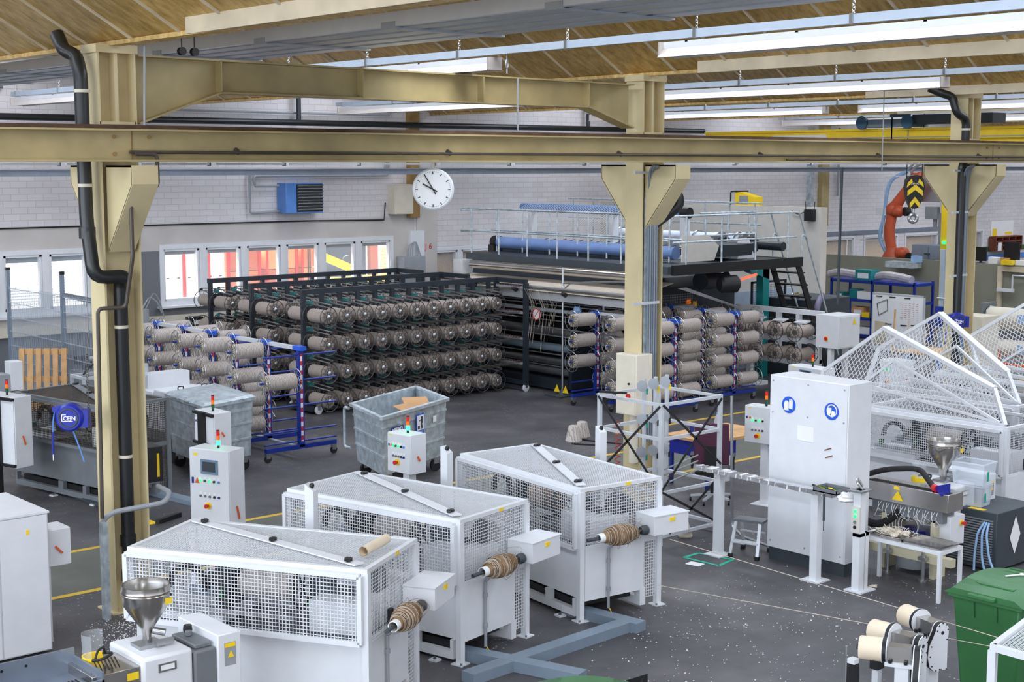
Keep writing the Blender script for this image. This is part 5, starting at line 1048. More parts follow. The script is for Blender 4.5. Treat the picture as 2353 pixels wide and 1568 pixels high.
for i in range(6): tag(MB().cyl((0,-.04+.035*i-.05,0),(.0,.06+.03*i,.01),.012,8,0).obj('hand_tool',M[('lampgd','yellow','slate','lampgd','yellow','black')[i]]),('green-handled tool in the tray, nearest the camera','yellow-handled tool in the tray, right side','dark tool lying in the tray','green-handled tool in the tray, in the middle','yellow-handled tool in the tray, at the back','black tool standing in the tray')[i],'tool').__setattr__('location',(14.0,10.33+.03*i,1.155))
tag(MB().cyl((13.85,10.4,1.12),(13.85,10.4,.8),.014,8).cyl((13.85,10.4,.8),(13.85,10.4,.68),.007,6).obj('hanging_tool',M['slate']),'dark tool hanging down from the tool tray','tool')
tag(MB().blob((14.0,10.18,1.1),.12,8,0,(1,.9,.5),.18).obj('white_rags',M['paper']),'crumpled white rags beside the tool tray','rags')
t=T('button_station','white post with three green lit push buttons','post',(14.02,10.02,0)); MB().bx(-.05,.05,-.05,.05,.015,1.22).bx(.07,.13,-.05,.05,.015,.7).bx(-.1,.2,-.12,.12,0,.015).bx(-.05,.13,-.05,.05,.66,.7).obj('post',M['white'],t); MB().bx(-.08,-.05,-.06,.06,.72,1.02).obj('button_box',M['whitewarm'],t)
for k,z in enumerate((.97,.91,.84,.78)): MB().lathe((-.08,0,z),(-1,0,0),[(.02,0),(.02,.012)],12).obj('push_button',M['led' if k<2 else 'greymid' if k==2 else 'black'],t)
MB().bx(-.12,.12,-.1,.1,1.2,1.22).tube([(0,-.03,1.22),(-.05,0,1.3),(0,.05,1.36),(.05,0,1.25)],.015,8,round_=.03).obj('bracket',M['steel'],t)
# chiller with crates
t=T('chiller_unit','dark grey louvred chiller with white diamond label','chiller',(15.9,9.35,0)); MB().bx(0,.9,0,.72,.03,.75).obj('casing',M['slate'],t,bev=.01)
b=MB()
for i in range(18): b.box((-.006,.36,.1+.032*i),(.012,.62,.018),0,0,ry=.3)
b.obj('louvres',M['greymid'],t); MB().ext([(.3,-.005,.4),(.42,-.005,.18),(.54,-.005,.42),(.42,-.005,.66)],(0,-.003,0)).obj('diamond_label',M['paper'],t); MB().bx(.02,.1,.2,.42,.75,.753).obj('yellow_label',M['yellow'],t)
for k in range(3): MB().tube([(-.01,.1+.03*k,.62),(-.1,.08+.06*k,.5),(-.12,.02+.1*k,.2),(-.15,-.1+.15*k,.03)],.014,8,round_=.15).obj('water_hose',M['lightblue'],t)
def crate(loc,rz,label,s,h):
    t=T('plastic_crate',label,'crate',loc,rz); a,b=s; k=.88; w=MB()
    for p,q in (((-a,-b),(a,-b)),((a,-b),(a,b)),((a,b),(-a,b)),((-a,b),(-a,-b))):
        w.add([(p[0]*k,p[1]*k,0),(q[0]*k,q[1]*k,0),(q[0],q[1],h),(p[0],p[1],h)],[(0,1,2,3)])
    w.add([(-a*k,-b*k,.004),(a*k,-b*k,.004),(a*k,b*k,.004),(-a*k,b*k,.004)],[(0,1,2,3)]); w.obj('tub',M['plastic'],t)
    r=MB(); c=[V(-a,-b,h),V(a,-b,h),V(a,b,h),V(-a,b,h)]
    for i in range(4): r.bar(c[i],c[(i+1)%4],.025,.015)
    r.obj('rim',M['plastic'],t); MB().bx(-a*.5,-a*.2,-b-.002,-b,h*.2,h*.65).obj('green_tape',M['tealtape'],t); return t
crate((16.12,9.82,.755),.1,'lower translucent plastic crate standing on the chiller',(.14,.18),.26); crate((16.12,9.83,1.03),.1,'upper translucent plastic crate stacked on the lower one',(.17,.22),.27)
# white step stool
t=T('step_stool','small aluminium step stool with black feet beside the tall cabinet','stool',(14.32,11.9,0),.35); MB().bx(-.11,.11,-.2,.2,.44,.47).obj('step',M['greymid'],t)
for sx in (-1,1):
    for sy in (-1,1): MB().bar((sx*.1,sy*.16,.44),(sx*.24,sy*.18,.04),.04,.02).bx(sx*.24-.03,sx*.24+.03,sy*.18-.025,sy*.18+.025,0,.05,1).obj('leg',[M['alu'],M['black']],t)
MB().bar((-.17,-.17,.2),(-.17,.17,.2),.12,.02).bar((.1,-.17,.28),(.1,.17,.28),.02,.02).obj('lower_step',M['alu'],t)
tag(MB().tube([(14.9,12.75,1.9),(14.92,12.72,.12),(14.75,12.4,.07),(14.6,11.75,.07)],.02,8,round_=.08).obj('steel_pipe',M['steel']),'steel pipe running down the profile tower and along the floor','pipe')
# green tape frame and paper on floor
g=[G(1572,1282),G(1605,1272),G(1684,1287),G(1652,1301)]; b=MB()
for i in range(4): b.bar(g[i]+V(0,0,.003),g[(i+1)%4]+V(0,0,.003),.05,.002)
tag(b.obj('floor_tape',M['tealtape']),'green tape rectangle stuck on the floor by the white post','tape')
tag(MB().box(G(1597,1297)+V(0,0,.003),(.15,.2,.002),.2).obj('floor_note',M['paper']),'white paper stuck on the floor next to the green tape','paper')
# thin ropes across the floor
for p,q,lb in (((1540,1240,.9),(2340,1480,.95),'upper thin cord stretched across the floor to the right'),((1510,1345,.5),(2353,1500,.9),'lower thin cord stretched across the floor to the right')): tag(MB().tube([G(*p),G(*q)],.004,5).obj('cord',M['yarnpale']),lb,'cord')
# profile tower
t=T('profile_tower','aluminium profile tower with grey discs and black diagonal straps','frame',(13.75,12.95,0)); a,b_=1.15,1.15; h=1.9
for x,y in ((0,0),(a,0),(a,b_),(0,b_)): MB().bx(x-.025,x+.025,y-.025,y+.025,.0,h).obj('upright',M['alu'],t)
for z in (h-.025,1.42,.7,.12)[:3]: MB().bx(-.02,.02,0,b_,z-.02,z+.02).bx(0,a,-.02,.02,z-.02,z+.02).bx(a-.02,a+.02,0,b_,z-.02,z+.02).bx(0,a,b_-.02,b_+.02,z-.02,z+.02).obj('cross_profile',M['alu'],t)
MB().bx(0,a,-.02,.02,.1,.14).bx(a-.02,a+.02,0,b_,.1,.14).obj('cross_profile',M['alu'],t)
for p,q in (((0,-.03,1.88),(a,-.03,.95)),((0,-.03,.75),(a,-.03,1.85)),((-.03,0,.75),(-.03,b_,1.86)),((-.03,b_,.8),(-.03,0,1.86)),((0,-.03,.72),(a,-.03,.12)),((.15,-.03,.15),(a,-.03,.8))): MB().bar(p,q,.03,.012,0,up=(0,1,0) if p[1]<0 and q[1]<0 else (1,0,0)).obj('diagonal_strap',M['rubber'],t)
MB().bar((0,b_,1.92),(-.1,.55,1.98),.03,.03).obj('diagonal_strap',M['rubber'],t)
for k in range(3):
    yy=.75-.21*k; xx=.45; MB().bx(xx-.02,xx+.02,yy-.02,yy+.02,.7,2.1+.05*k).obj('disc_post',M['alu'],t)
    for j in range(3):
        zz=(2.0,1.54,1.09)[j]+.055*k; MB().lathe((xx-.04,yy,zz),(-1,-.5,0),[(.075,0),(.075,.006),(.012,.01)],24).obj('tension_disc',M['grey'],t); MB().bx(xx+.02,xx+.05,yy-.03,yy+.02,zz-.12,zz-.04).obj('sensor',M['tealtape' if k==0 else 'yellow' if j==0 else 'black'],t)
for z in (1.0,.92,.8): MB().cyl((.1,.05,z),(1.05,.3,z+.03),.012,8).obj('guide_bar',M['steel'],t)
MB().tube([(.3,1.1,1.5)]+[(.3+.04*math.cos(i*1.6),1.1+.04*math.sin(i*1.6),1.45-.02*i) for i in range(30)],.006,5).obj('red_coil_hose',M['red'],t)
for i,(x,y,lb) in enumerate(((13.75,14.35,'grey yarn cone on the left of the profile tower'),(14.05,14.5,'second yarn cone half behind the first one'),(14.35,13.05,'small yarn cone standing on the floor inside the tower'))):
    zc=1.22 if i<2 else 0; c=T('yarn_cone',lb,'yarn cone',(x-.25*(i<2),y-.0,zc if i<2 else 0)); MB().lathe((0,0,0),(0,0,1),[(.1,0),(.115,.02),(.07,.22),(.05,.23)] if i<2 else [(.09,0),(.1,.02),(.035,.22)],22).obj('winding',M['yarnpale'] if i==2 else M['wound'],c)
    MB().lathe((0,0,-.03 if i<2 else .2),(0,0,1),[(.03,0),(.03,.06)],12).obj('core',M['black'] if i<2 else M['card'],c)
    if i<2: MB().bar((.0,0,-.03),(.25+.02*i,-.25-.3*i+.05,-.05),.025,.02).obj('holder_arm',M['black'],c)
# desk and chair behind
t=T('work_desk','workbench with wooden top and blue drawer behind the profile tower','desk',(16.6,15.0,0)); MB().bx(0,1.5,-.35,.6,.74,.78).obj('table_top',M['wood'],t); MB().bx(.05,.7,-.3,.5,.5,.74).obj('drawer',M['cejn'],t); [MB().bx(a,a+.05,b,b+.05,0,.5 if a<1 else .74).obj('leg',M['blue'],t) for a in (.05,1.4) for b in (-.3,.45)]; MB().bx(.2,.55,-.32,-.3,.1,.5).obj('pedestal',M['white'],t)
c=T('coffee_cup','blue and white paper cup on the workbench','cup',(17.0,15.35,.78)); MB().lathe((0,0,0),(0,0,1),[(.03,0),(.042,.12)],16).obj('cup',M['blue'],c); MB().torus((0,0,.12),(0,0,1),.042,.004,16,5).obj('rim',M['paper'],c)
c=T('water_bottle','clear plastic water bottle on the workbench','bottle',(17.3,15.1,.78)); MB().lathe((0,0,0),(0,0,1),[(.04,0),(.042,.2),(.015,.28),(.015,.3)],16).obj('bottle',M['plastic'],c); MB().lathe((0,0,.3),(0,0,1),[(.017,0),(.017,.02)],12).obj('cap',M['bluelt'],c)
c=T('office_chair','dark purple office chair with star base in front of the workbench','office chair',(16.0,14.05,0),math.radians(38))
MB().hexa([(-.05,-.26,.62),(-.0,-.26,.62),(-.0,.26,.62),(-.05,.26,.62),(-.16,-.25,1.25),(-.11,-.25,1.25),(-.11,.25,1.25),(-.16,.25,1.25)]).obj('backrest',M['purple'],c,bev=.02); MB().bx(0,.5,-.25,.25,.44,.52).obj('seat',M['black'],c,bev=.03)
MB().cyl((.25,0,.12),(.25,0,.44),.03,12).obj('gas_lift',M['black'],c)
for i in range(5):
    a=2*PI*i/5+.3; e=V(math.cos(a),math.sin(a),0)*.32; MB().bar(V(.25,0,.12),V(.25,0,.08)+e,.04,.03).obj('base_arm',M['alu'],c); MB().lathe(V(.25,-.015,.03)+e,(0,1,0),[(.03,0),(.03,.03)],12).obj('caster',M['black'],c)
for s in (-1,1): MB().bx(.1,.4,s*.3-.03,s*.3+.03,.68,.72).bx(.22,.27,s*.3-.02,s*.3+.02,.5,.68).obj('armrest',M['black'],c)
MB().bx(-.1,-.06,-.1,.1,.45,.9).obj('back_bracket',M['black'],c)
# switch box on middle column
q=onX(1405,800,15.25); t=T('switch_box','beige switch cabinet with red button on the middle column','cabinet',(15.3,14.75,0)); MB().bx(-.18,.16,.0,.42,1.33,2.23).obj('body',M['cream'],t,bev=.01); MB().bx(-.19,-.18,.02,.4,1.35,2.21).obj('door',M['cream'],t); MB().lathe((-.19,.14,1.62),(-1,0,0),[(.035,0),(.035,.03)],14).obj('red_button',M['red'],t); MB().lathe((-.19,.14,1.8),(-1,0,0),[(.018,0),(.018,.015)],12).obj('lock',M['black'],t); MB().cyl((-.02,.2,.6),(-.02,.2,1.33),.07,14).obj('pipe',M['cream'],t)

def granules(name,label,pts,n,sp,seed):
    random.seed(seed); b=MB()
    for i in range(n):
        p=Vector(random.choice(pts)); q=p+V(random.gauss(0,sp),random.gauss(0,sp),0); s_=random.uniform(.003,.008); b.box((q.x,q.y,s_/2+.001),(s_*random.uniform(1,2.5),s_,s_),random.random()*3)
    tag(b.obj(name,M['paper']),label,'debris',kind='stuff')
granules('plastic_shavings','white plastic shavings scattered around the foot of the left column',[(6.9,14.5,0),(6.7,14.1,0),(6.6,13.7,0),(7.0,14.2,0)],420,.16,3)
granules('plastic_shavings','white plastic crumbs on the floor between the winders and the tray table',[(11.5,9.5,0),(12.5,9.3,0),(11.2,10.2,0),(12.8,10.5,0),(10.6,9.4,0),(13.8,9.8,0)],330,.6,4)
# ================= REMAINING THINGS =================
# grey cabinet bottom left
t=T('grey_cabinet','tall pale grey cabinet at the lower left edge','cabinet',(4.5,14.1,0)); MB().bx(0,1.44,.02,1.1,.03,1.47).obj('body',M['grey'] if 0 else M['white'],t,bev=.006); MB().bx(.93,1.42,0,.02,.05,1.46).obj('door',M['white'],t); MB().bx(.0,.91,0,.02,.05,1.46).obj('door',M['white'],t); MB().bx(-.01,1.45,.0,1.12,1.47,1.49).obj('top_plate',M['white'],t); MB().bx(1.20,1.23,-.004,0,1.28,1.33).obj('sticker',M['yellow'],t)
t=T('side_box','small grey box with orange handle on the side of the grey cabinet','box',(5.98,14.38,.82)); MB().bx(0,.3,0,.3,0,.4).obj('body',M['white'],t,bev=.004); MB().bx(-.0,.3,-.015,0,.01,.39).obj('door',M['white'],t); MB().bar((.13,-.03,.22),(.2,-.03,.14),.012,.02).obj('handle',M['orange'],t); MB().bx(0,.1,.05,.25,-.82,0).obj('stand',M['white'],t)
# hose reels
def reel(loc,rz,label,s=1):
    t=T('hose_reel',label,'hose reel',loc,rz); P=lambda n,mb,m: mb.obj(n,m,t)
    R=.185*s; P('drum_case',MB().lathe((0,.09*s,0),(0,-1,0),[(R*.86,0),(R,.03*s),(R,.15*s),(R*.85,.18*s)],32).hexa([(-.22*s,-.06*s,.08*s),(-.05*s,-.06*s,.05*s),(-.05*s,.06*s,.05*s),(-.22*s,.06*s,.08*s),(-.22*s,-.06*s,.14*s),(0,-.06*s,.18*s),(0,.06*s,.18*s),(-.22*s,.06*s,.14*s)]),M['cejn'])
    P('cover_ring',MB().torus((0,-.095*s,0),(0,1,0),.12*s,.012*s,32,6),M['slate']); P('cover',MB().lathe((0,-.085*s,0),(0,-1,0),[(.115*s,0),(.115*s,.01*s)],28),M['cejn'])
    P('mount_bracket',MB().bx(.12*s,.24*s,-.05*s,.1*s,-.13*s,.1*s),M['cejn'])
    text('CEJN',.075*s,'paper',t,(.015*s,-.1*s,-.005*s),(PI/2,0,0),.002,bold=.0015); l=MB(); l.bar((-.085*s,-.1*s,.045*s),(-.03*s,-.1*s,.045*s),.003,.01*s); l.bar((-.08*s,-.1*s,-.042*s),(.06*s,-.1*s,-.042*s),.003,.01*s); l.bar((-.085*s,-.1*s,.045*s),(-.085*s,-.1*s,-.042*s),.003,.01*s,up=(1,0,0)); P('logo_stroke',l,M['paper'])
    P('air_hose',MB().tube([(-.2*s,0,.1*s),(-.23*s,0,-.02*s),(-.24*s,0,-.2*s)],.008,6,round_=.05).tube([(.02*s,0,-.17*s),(.1*s,0,-.4*s),(.16*s,0,-.6*s)],.008,6),M['bluelt'])
    P('blow_gun',MB().cyl((-.24*s,0,-.2*s),(-.25*s,0,-.5*s),.014*s,8),M['cejn']); P('gun_nozzle',MB().cyl((-.25*s,0,-.5*s),(-.25*s,0,-.58*s),.006*s,6),M['paper']); return t
reel((6.55,14.86,2.29),math.radians(-42),'blue hose reel on the left column with white lettering',.82)
reel((23.45,14.75,2.15),math.radians(-38),'blue hose reel on the right column',.85)
# box on left column and yellow post
t=T('black_box','black box with yellow label behind the foot of the left column','box',(7.75,15.6,1.28)); MB().bx(-.02,.2,-.1,.2,0,.42).obj('body',M['black'],t,bev=.01); MB().bx(.12,.15,-.106,-.1,.06,.34).obj('yellow_label',M['yellow'],t); MB().bx(-.04,.04,0,.12,.42,.58).obj('cream_box',M['cream'],t); MB().bx(-.03,.02,0,.05,-1.28,0).obj('bracket_leg',M['wirebrown'],t)
q=G(335,1203); t=T('yellow_post','short yellow safety post behind the left column','post',(q.x,q.y,0)); MB().cyl((0,0,.01),(0,0,.62),.045,16).obj('tube',M['yellow'],t); MB().bx(-.12,.12,-.12,.12,0,.01).obj('foot_plate',M['yellow'],t); MB().tube([(0,0,.5),(-.15,.15,.58)],.03,8).obj('branch',M['yellow'],t)
tag(MB().bar(q+V(.1,-.15,.03),q+V(.55,.05,.03),.07,.06).obj('steel_profile',M['black']),'black steel profile lying on the floor by the yellow post','profile')
# white extruder behind dumpster at left
t=T('white_machine','low white machine with glass hopper behind the covered dumpster','machine',(11.4,22.0,.2)); MB().bx(0,.98,.55,1.0,.3,.95).obj('body',M['white'],t,bev=.01); MB().bx(.02,.36,0,.54,.3,1.0).obj('hood',M['white'],t,bev=.02); MB().bx(.37,.98,0,.54,.3,1.0).obj('hood',M['white'],t,bev=.02)
MB().bx(.1,.9,.9,1.2,.9,1.2).obj('rear_cover',M['white'],t)
for x in (.3,.75): MB().tube([(x,.2,1.0),(x,.2,1.05),(x+.1,.2,1.05),(x+.1,.2,1.0)],.01,6,round_=.02).obj('handle',M['black'],t)
MB().lathe((-.1,.9,.9),(0,0,1),[(.04,0),(.2,.38),(.2,.5)],24).obj('hopper',M['plastic'],t); MB().bx(0.02,.96,.05,.95,-.2,.3).obj('base',M['greymid'],t)
# fence, pallet, machines at far left
def fence_panel(name,label,x,y0,y1,z0,z1,posts,pw=.05,mat_='galv'):
    t=T(name,label,'fence',(x,y0,0)); L=y1-y0; m=MB(); n=int(L/.05)
    for i in range(n+1): m.bar((0,L*i/n,z0),(0,L*i/n,z1),.008,.008,0,up=(1,0,0))
    z=z0
    while z<=z1+.01: m.bar((-.006,0,z),(-.006,L,z),.016,.016); z+=.3
    m.obj('wire_panel',M['rail'],t)
    for (yy,zt,mm) in posts: MB().bx(-.04,.04,yy-.03,yy+.03,0,zt,0).bx(-.045,.045,yy-.035,yy+.035,zt,zt+.06,1).obj('post',[M[mm],M['black']],t)
    return t
fence_panel('wire_fence','grey wire mesh fence with tall posts in front of the left window',12.0,25.75,30.15,.3,2.45,[(0,2.78,'bluegrey'),(1.65,2.84,'bluegrey'),(4.35,2.78,'bluegrey')])
t=tag(MB().bx(-.05,.05,-.04,.04,0,2.72).obj('fence_post',M['dark']),'dark fence post beside the left column','post'); t.location=(11.85,25.3,0)
tag(MB().bar((12.05,25.6,2.4),(12.05,27.4,2.43),.06,.09).obj('fence_beam',M['greymid']),'grey locking beam across the top of the wire fence','beam')
t=T('wooden_pallet','wooden pallet leaning upright against the wire fence','pallet',(11.35,26.95,.28),math.radians(-38)); 
for i in range(6): MB().box((-.4+.16*i,0,.6),(.1,.022,1.2),0,0,rx=-.12).obj('board',M['wood'],t)
for z in (.08,.6,1.12): MB().box((0,.07+ (z-.6)*.12,z),(.9,.08,.1)).obj('stringer',M['wood'],t)
MB().bx(-.45,.45,-.1,.35,-.28,-.02).obj('plinth',M['greymid'],t)
t=T('assembly_frame','small aluminium frame with servo motor and cables behind the brown mesh machine','frame',(11.1,24.6,0)); MB().bx(0,.05,0,.05,0,1.15).bx(1.0,1.05,0,.05,0,1.15).bx(0,1.05,0,.05,1.15,1.2).bx(0,.05,.5,.55,0,1.15).bx(1,1.05,.5,.55,0,1.15).bx(0,1.05,.5,.55,1.15,1.2).bx(0,.05,.05,.5,1.15,1.2).bx(1,1.05,.05,.5,1.15,1.2).obj('profile_frame',M['alu'],t)
MB().bx(.5,.75,.1,.4,1.2,1.3).cyl((.62,.25,1.3),(.62,.25,1.42),.09,14).obj('servo',M['grey'],t); MB().bx(.4,.55,.1,.3,1.3,1.42).bx(.66,.8,.1,.3,1.35,1.47).obj('blue_valve',M['cejn'],t); MB().tube([(.1,.2,1.22),(.3,.25,1.4),(.5,.2,1.35),(.7,.1,1.3),(.95,.1,1.1)],.018,6,round_=.1).bx(.3,.5,.06,.2,.9,1.1).obj('cables',M['black'],t)
t=T('white_terminal','white terminal box on a stand at the upper left edge','terminal',(10.05,25.2,0)); MB().bx(-.05,.18,-.05,.2,1.0,1.52).obj('body',M['white'],t,bev=.01); MB().bx(-.5,-.05,-.05,.3,.9,1.3).obj('machine_head',M['grey'],t); MB().bx(-.1,.05,0,.1,0,1.0).obj('stand',M['greymid'],t)
t=T('scrap_heap','dark machine parts on a pale bench behind the wire fence','machine parts',(12.7,28.2,0)); MB().bx(0,1.2,0,.6,0,.75).obj('bench',M['grey'],t); b=MB()
for i in range(14): b.box((random.uniform(.1,1.1),random.uniform(.1,.5),.8+random.uniform(0,.2)),(random.uniform(.08,.25),.1,random.uniform(.08,.2)),random.random()*3)
b.obj('loose_parts',M['black'],t)['kind']='stuff'; MB().cyl((.2,.3,1.0),(1.0,.1,.92),.05,10).obj('white_tube',M['white'],t)
# wall items left of the creel
t=T('wall_box','grey box on the wall ledge left of the long window','box',(14.9,WY-.15,1.5)); MB().bx(-.1,.45,-.25,0,-.28,.22).obj('body',M['grey'],t); MB().tube([(.3,-.2,.22),(.5,-.2,.5),(.7,-.2,.35),(.8,-.2,.1)],.02,6,round_=.1).tube([(.4,-.2,.22),(.6,-.2,.6),(.75,-.2,.4),(.85,-.2,0)],.014,6,round_=.1).obj('cable',M['grey'],t)
tag(MB().bx(16.4,16.75,WY-.36,WY-.15,1.22,1.45).bx(16.5,16.7,WY-.365,WY-.36,1.28,1.38,1).obj('battery_charger',[M['black'],M['paper']]),'small black charger on the wall ledge under the long window','charger')
# outside things
t=T('formwork_panel','white boards between red posts outside the long window','panel',(17.0,33.5,0)); MB().bx(0,2.1,.05,.1,0,3.2).obj('boards',M['paper'],t)
for x in (.9,1.6,2.15): MB().bx(x,x+.07,0,.05,0,3.2).obj('red_post',M['red'],t)
for i in range(12): MB().bx(.3+.15*i,.37+.15*i,.04,.05,1.5+.6*(i%2),1.53+.6*(i%2)).obj('slot',M['slate'],t)
for i,(x,w,lb,mm) in enumerate(((19.25,.95,'orange plywood crate stack outside the second pane','orange'),(20.4,.95,'brown plywood crate stack outside the third pane','woodred'),(21.5,.45,'narrow brown crate stack outside the fourth pane','woodred'))):
    t=T('crate_stack',lb,'crates',(x,33.6,0))
    for k in range(5): MB().bx(0,w,0,.8,.55*k+.01,.55*k+.54).obj('crate',mat('crate%d%d'%(i,k),((214,120,62),(196,98,56),(226,150,90))[(i+k)%3],.7,0,.15,8),t)
    MB().bx(w*.42,w*.47,-.02,0,0,2.7).bx(w*.55,w*.6,-.02,0,0,2.7).obj('strap',M['black'],t); MB().bx(w-.06,w+.02,-.03,0,0,2.75).bx(-.02,.04,-.03,0,0,2.75).obj('corner_post',M['red'],t)
t=T('yellow_machine','yellow machine with short boom outside the window','machine',(22.2,34.2,0)); MB().bx(0,4.2,0,1,.4,1.75).obj('body',M['yellow'],t,bev=.03); MB().bar((.3,-.1,2.45),(1.4,-.1,2.0),.15,.2).bx(.1,.35,-.15,0,1.7,2.5).obj('boom',M['yellow'],t); MB().torus((1.1,-.1,2.3),(0,1,0),.12,.03,16,6).obj('eye',M['slate'],t)
for k in range(2): MB().lathe((.8+2.4*k,-.05,.4),(0,1,0),[(.25,0),(.4,.03),(.4,.3)],20).obj('wheel',M['rubber'],t)
t=T('pallet_stack','stack of wooden pallets outside the last pane','pallets',(25.3,34.5,0))
for k in range(16): MB().bx(0,1.0,0,.8,.16*k+.11,.16*k+.14).bx(0,.12,0,.8,.16*k,.16*k+.11).bx(.44,.56,0,.8,.16*k,.16*k+.11).bx(.88,1.0,0,.8,.16*k,.16*k+.11).obj('pallet',M['wood'],t)
t=T('dark_shelter','dark doorway shelter across the yard','shelter',(26.5,40,0)); MB().bx(0,1.6,0,.2,0,3).obj('wall',M['dark'],t); MB().bx(1.8,2.1,0,.2,0,3).obj('post',M['woodred'],t)
# roller trio
def roller_head(px,py,qx,qy,z,label,ln=.42):
    p=G(px,py,z); q=G(qx,qy,z); d=q-p; t=T('take_up_roller',label,'roller head',(p.x,p.y,z),math.atan2(d.y,d.x)); t.scale=(1.14,)*3; z/=1.14; P=lambda n,mb,m,**k: mb.obj(n,m,t,**k)
    P('roller',MB().lathe((0,0,0),(1,0,0),[(.080,0),(.086,.01),(.088,.17)],36),M['cork']); P('band',MB().lathe((.17,0,0),(1,0,0),[(.094,0),(.094,.028)],36),M['black']); P('disc',MB().lathe((.198,0,0),(1,0,0),[(.096,0),(.096,.006)],36).lathe((.164,0,0),(1,0,0),[(.095,0),(.095,.005)],36),M['white'])
    P('end_knob',MB().lathe((0,0,0),(-1,0,0),[(.02,0),(.02,.02)],10),M['black'])
    P('motor_cover',MB().bx(.205,.37,-.055,.055,-.07,.045),M['stainless']); P('shelf_plate',MB().bx(.19,.4,-.07,.06,-.1,-.07),M['white']); P('bolt',MB().cyl((.23,-.075,-.07),(.23,-.075,-.045),.014,8),M['black']); P('bolt',MB().cyl((.34,-.075,-.07),(.34,-.075,-.045),.014,8),M['black'])
    pf=[]
    for i in range(13):
        a=PI*i/12; pf.append((.056*math.cos(a),.056*math.sin(a)))
    pf+= [(-.056,-.04),(-.05,-.08),(-.05,-.32),(-.01,-.315),(.0,-.3),(.02,-.315),(.06,-.32),(.105,-.28),(.125,-.2),(.115,-.12)]
    pf=[(-a,b) for a,b in pf]
    P('belt_guard',MB().ext([(.395,a,b) for a,b in pf],(.04,0,0)),M['black']); P('guard_plate',MB().ext([(.435,a*1.05,b) for a,b in pf],(.008,0,0)).ext([(.387,a*1.05,b) for a,b in pf],(.008,0,0)),M['white'])
    for a,b in [pf[i] for i in (0,3,6,9,12,14,15,18,19,20,21,22)]: P('screw',MB().cyl((.443,a*.9,b*.97),(.447,a*.9,b*.97),.006,6),M['black'])
    P('shaft_hole',MB().cyl((.443,0,-.02),(.446,0,-.02),.014,12),M['black']); P('post',MB().bx(.26,.36,-.05,.05,-z+.01,-.1).bx(.2,.42,-.1,.1,-z,-z+.01),M['white'],bev=.004); return t
roller_head(1975,1487,2085,1500,.98,'cream take-up roller head, lowest of the three at lower right')
roller_head(2004,1448,2110,1477,.98,'cream take-up roller head, middle one of the three')
roller_head(2078,1412,2180,1455,.98,'cream take-up roller head, highest of the three beside the green bin')
q=G(1945,1485,1.05); tag(MB().cyl((q.x,q.y,0),(q.x,q.y,1.05),.006,8).lathe((q.x,q.y,1.04),(0,0,1),[(.01,0),(.01,.012)],8).obj('guide_rod',M['steel']),'thin steel guide rod left of the roller heads','rod')
q=G(1960,1540,.8); t=T('sensor_stand','black sensor with white cap at the bottom right','sensor',(q.x,q.y,0)); MB().hexa([(-.04,-.04,.5),(.05,-.04,.5),(.05,.04,.5),(-.04,.04,.5),(-.035,-.035,.86),(.035,-.035,.86),(.035,.035,.86),(-.035,.035,.86)]).obj('body',M['black'],t); MB().bx(-.035,.035,-.035,.035,.86,.9).obj('cap',M['white'],t); MB().bx(-.02,.02,-.02,.02,0,.5).obj('stand',M['grey'],t)
q=G(1995,1520,.78); t=T('sensor_stand','black sensor block on a white post under the left roller','sensor',(q.x+.1,q.y-.02,0)); MB().bx(-.05,.05,-.04,.04,.7,.8).obj('body',M['black'],t); MB().bx(-.03,.03,-.03,.03,0,.7).obj('stand',M['white'],t)
# green bins
def bin_(loc,rz,label,wrench=False):
    t=T('wheelie_bin',label,'waste bin',loc,rz); P=lambda n,mb,m,**k: mb.obj(n,m,t,**k)
    P('tub',MB().hexa([(.06,-.24,.06),(.6,-.24,.06),(.6,.24,.06),(.06,.24,.06),(0,-.3,.94),(.7,-.3,.94),(.7,.3,.94),(0,.3,.94)]),M['green'],bev=.02)
    P('rim',MB().bx(-.03,.73,-.33,.33,.9,.95),M['green'],bev=.01)
    l=MB(); n=8
    for i in range(n):
        a0=i/n;a1=(i+1)/n; z=lambda a: .96+.10*math.sin(PI*(.12+.76*a))
        l.hexa([(-.05+.8*a0,-.35,.945),(-.05+.8*a1,-.35,.945),(-.05+.8*a1,.35,.945),(-.05+.8*a0,.35,.945),(-.05+.8*a0,-.27,z(a0)),(-.05+.8*a1,-.27,z(a1)),(-.05+.8*a1,.27,z(a1)),(-.05+.8*a0,.27,z(a0))])
    P('lid',l,M['green'],sm=50); P('lid_grip',MB().bx(-.09,-.04,-.12,.12,.95,.99),M['green'],bev=.01); P('lid_ridge',MB().tube([(.1,-.18,1.035),(.1,.18,1.035),(.55,.18,1.045),(.55,-.18,1.045),(.1,-.18,1.035)],.008,6,round_=.08),M['green'])
    P('handle',MB().tube([(.74,-.26,.96),(.82,-.26,.98),(.82,.26,.98),(.74,.26,.96)],.016,8,round_=.03),M['green'])
    for s in (-1,1): P('wheel',MB().lathe((.66,s*.3-.03,.1),(0,1,0),[(.06,0),(.1,.005),(.1,.055),(.06,.06)],20),M['rubber'])
    for y in (-.1,.1): P('mould_line',MB().bar((.004,y,.75),(-.012,y,.9),.008,.008,up=(1,0,0)),M['green'])
    return t
bin_((11.9,7.08,0),math.radians(2),'green wheeled waste bin at the lower right').scale=(1.2,1.15,1.06)
tag(MB().bar((12.3,7.12,1.135),(12.45,7.06,1.135),.018,.008).torus((12.47,7.05,1.135),(0,0,1),.02,.007,12,5).obj('spanner',M['paper']),'pale spanner lying on the green bin lid','spanner')
bin_((7.15,7.95,0),math.radians(-45),'green wheeled waste bin cut off by the bottom edge')
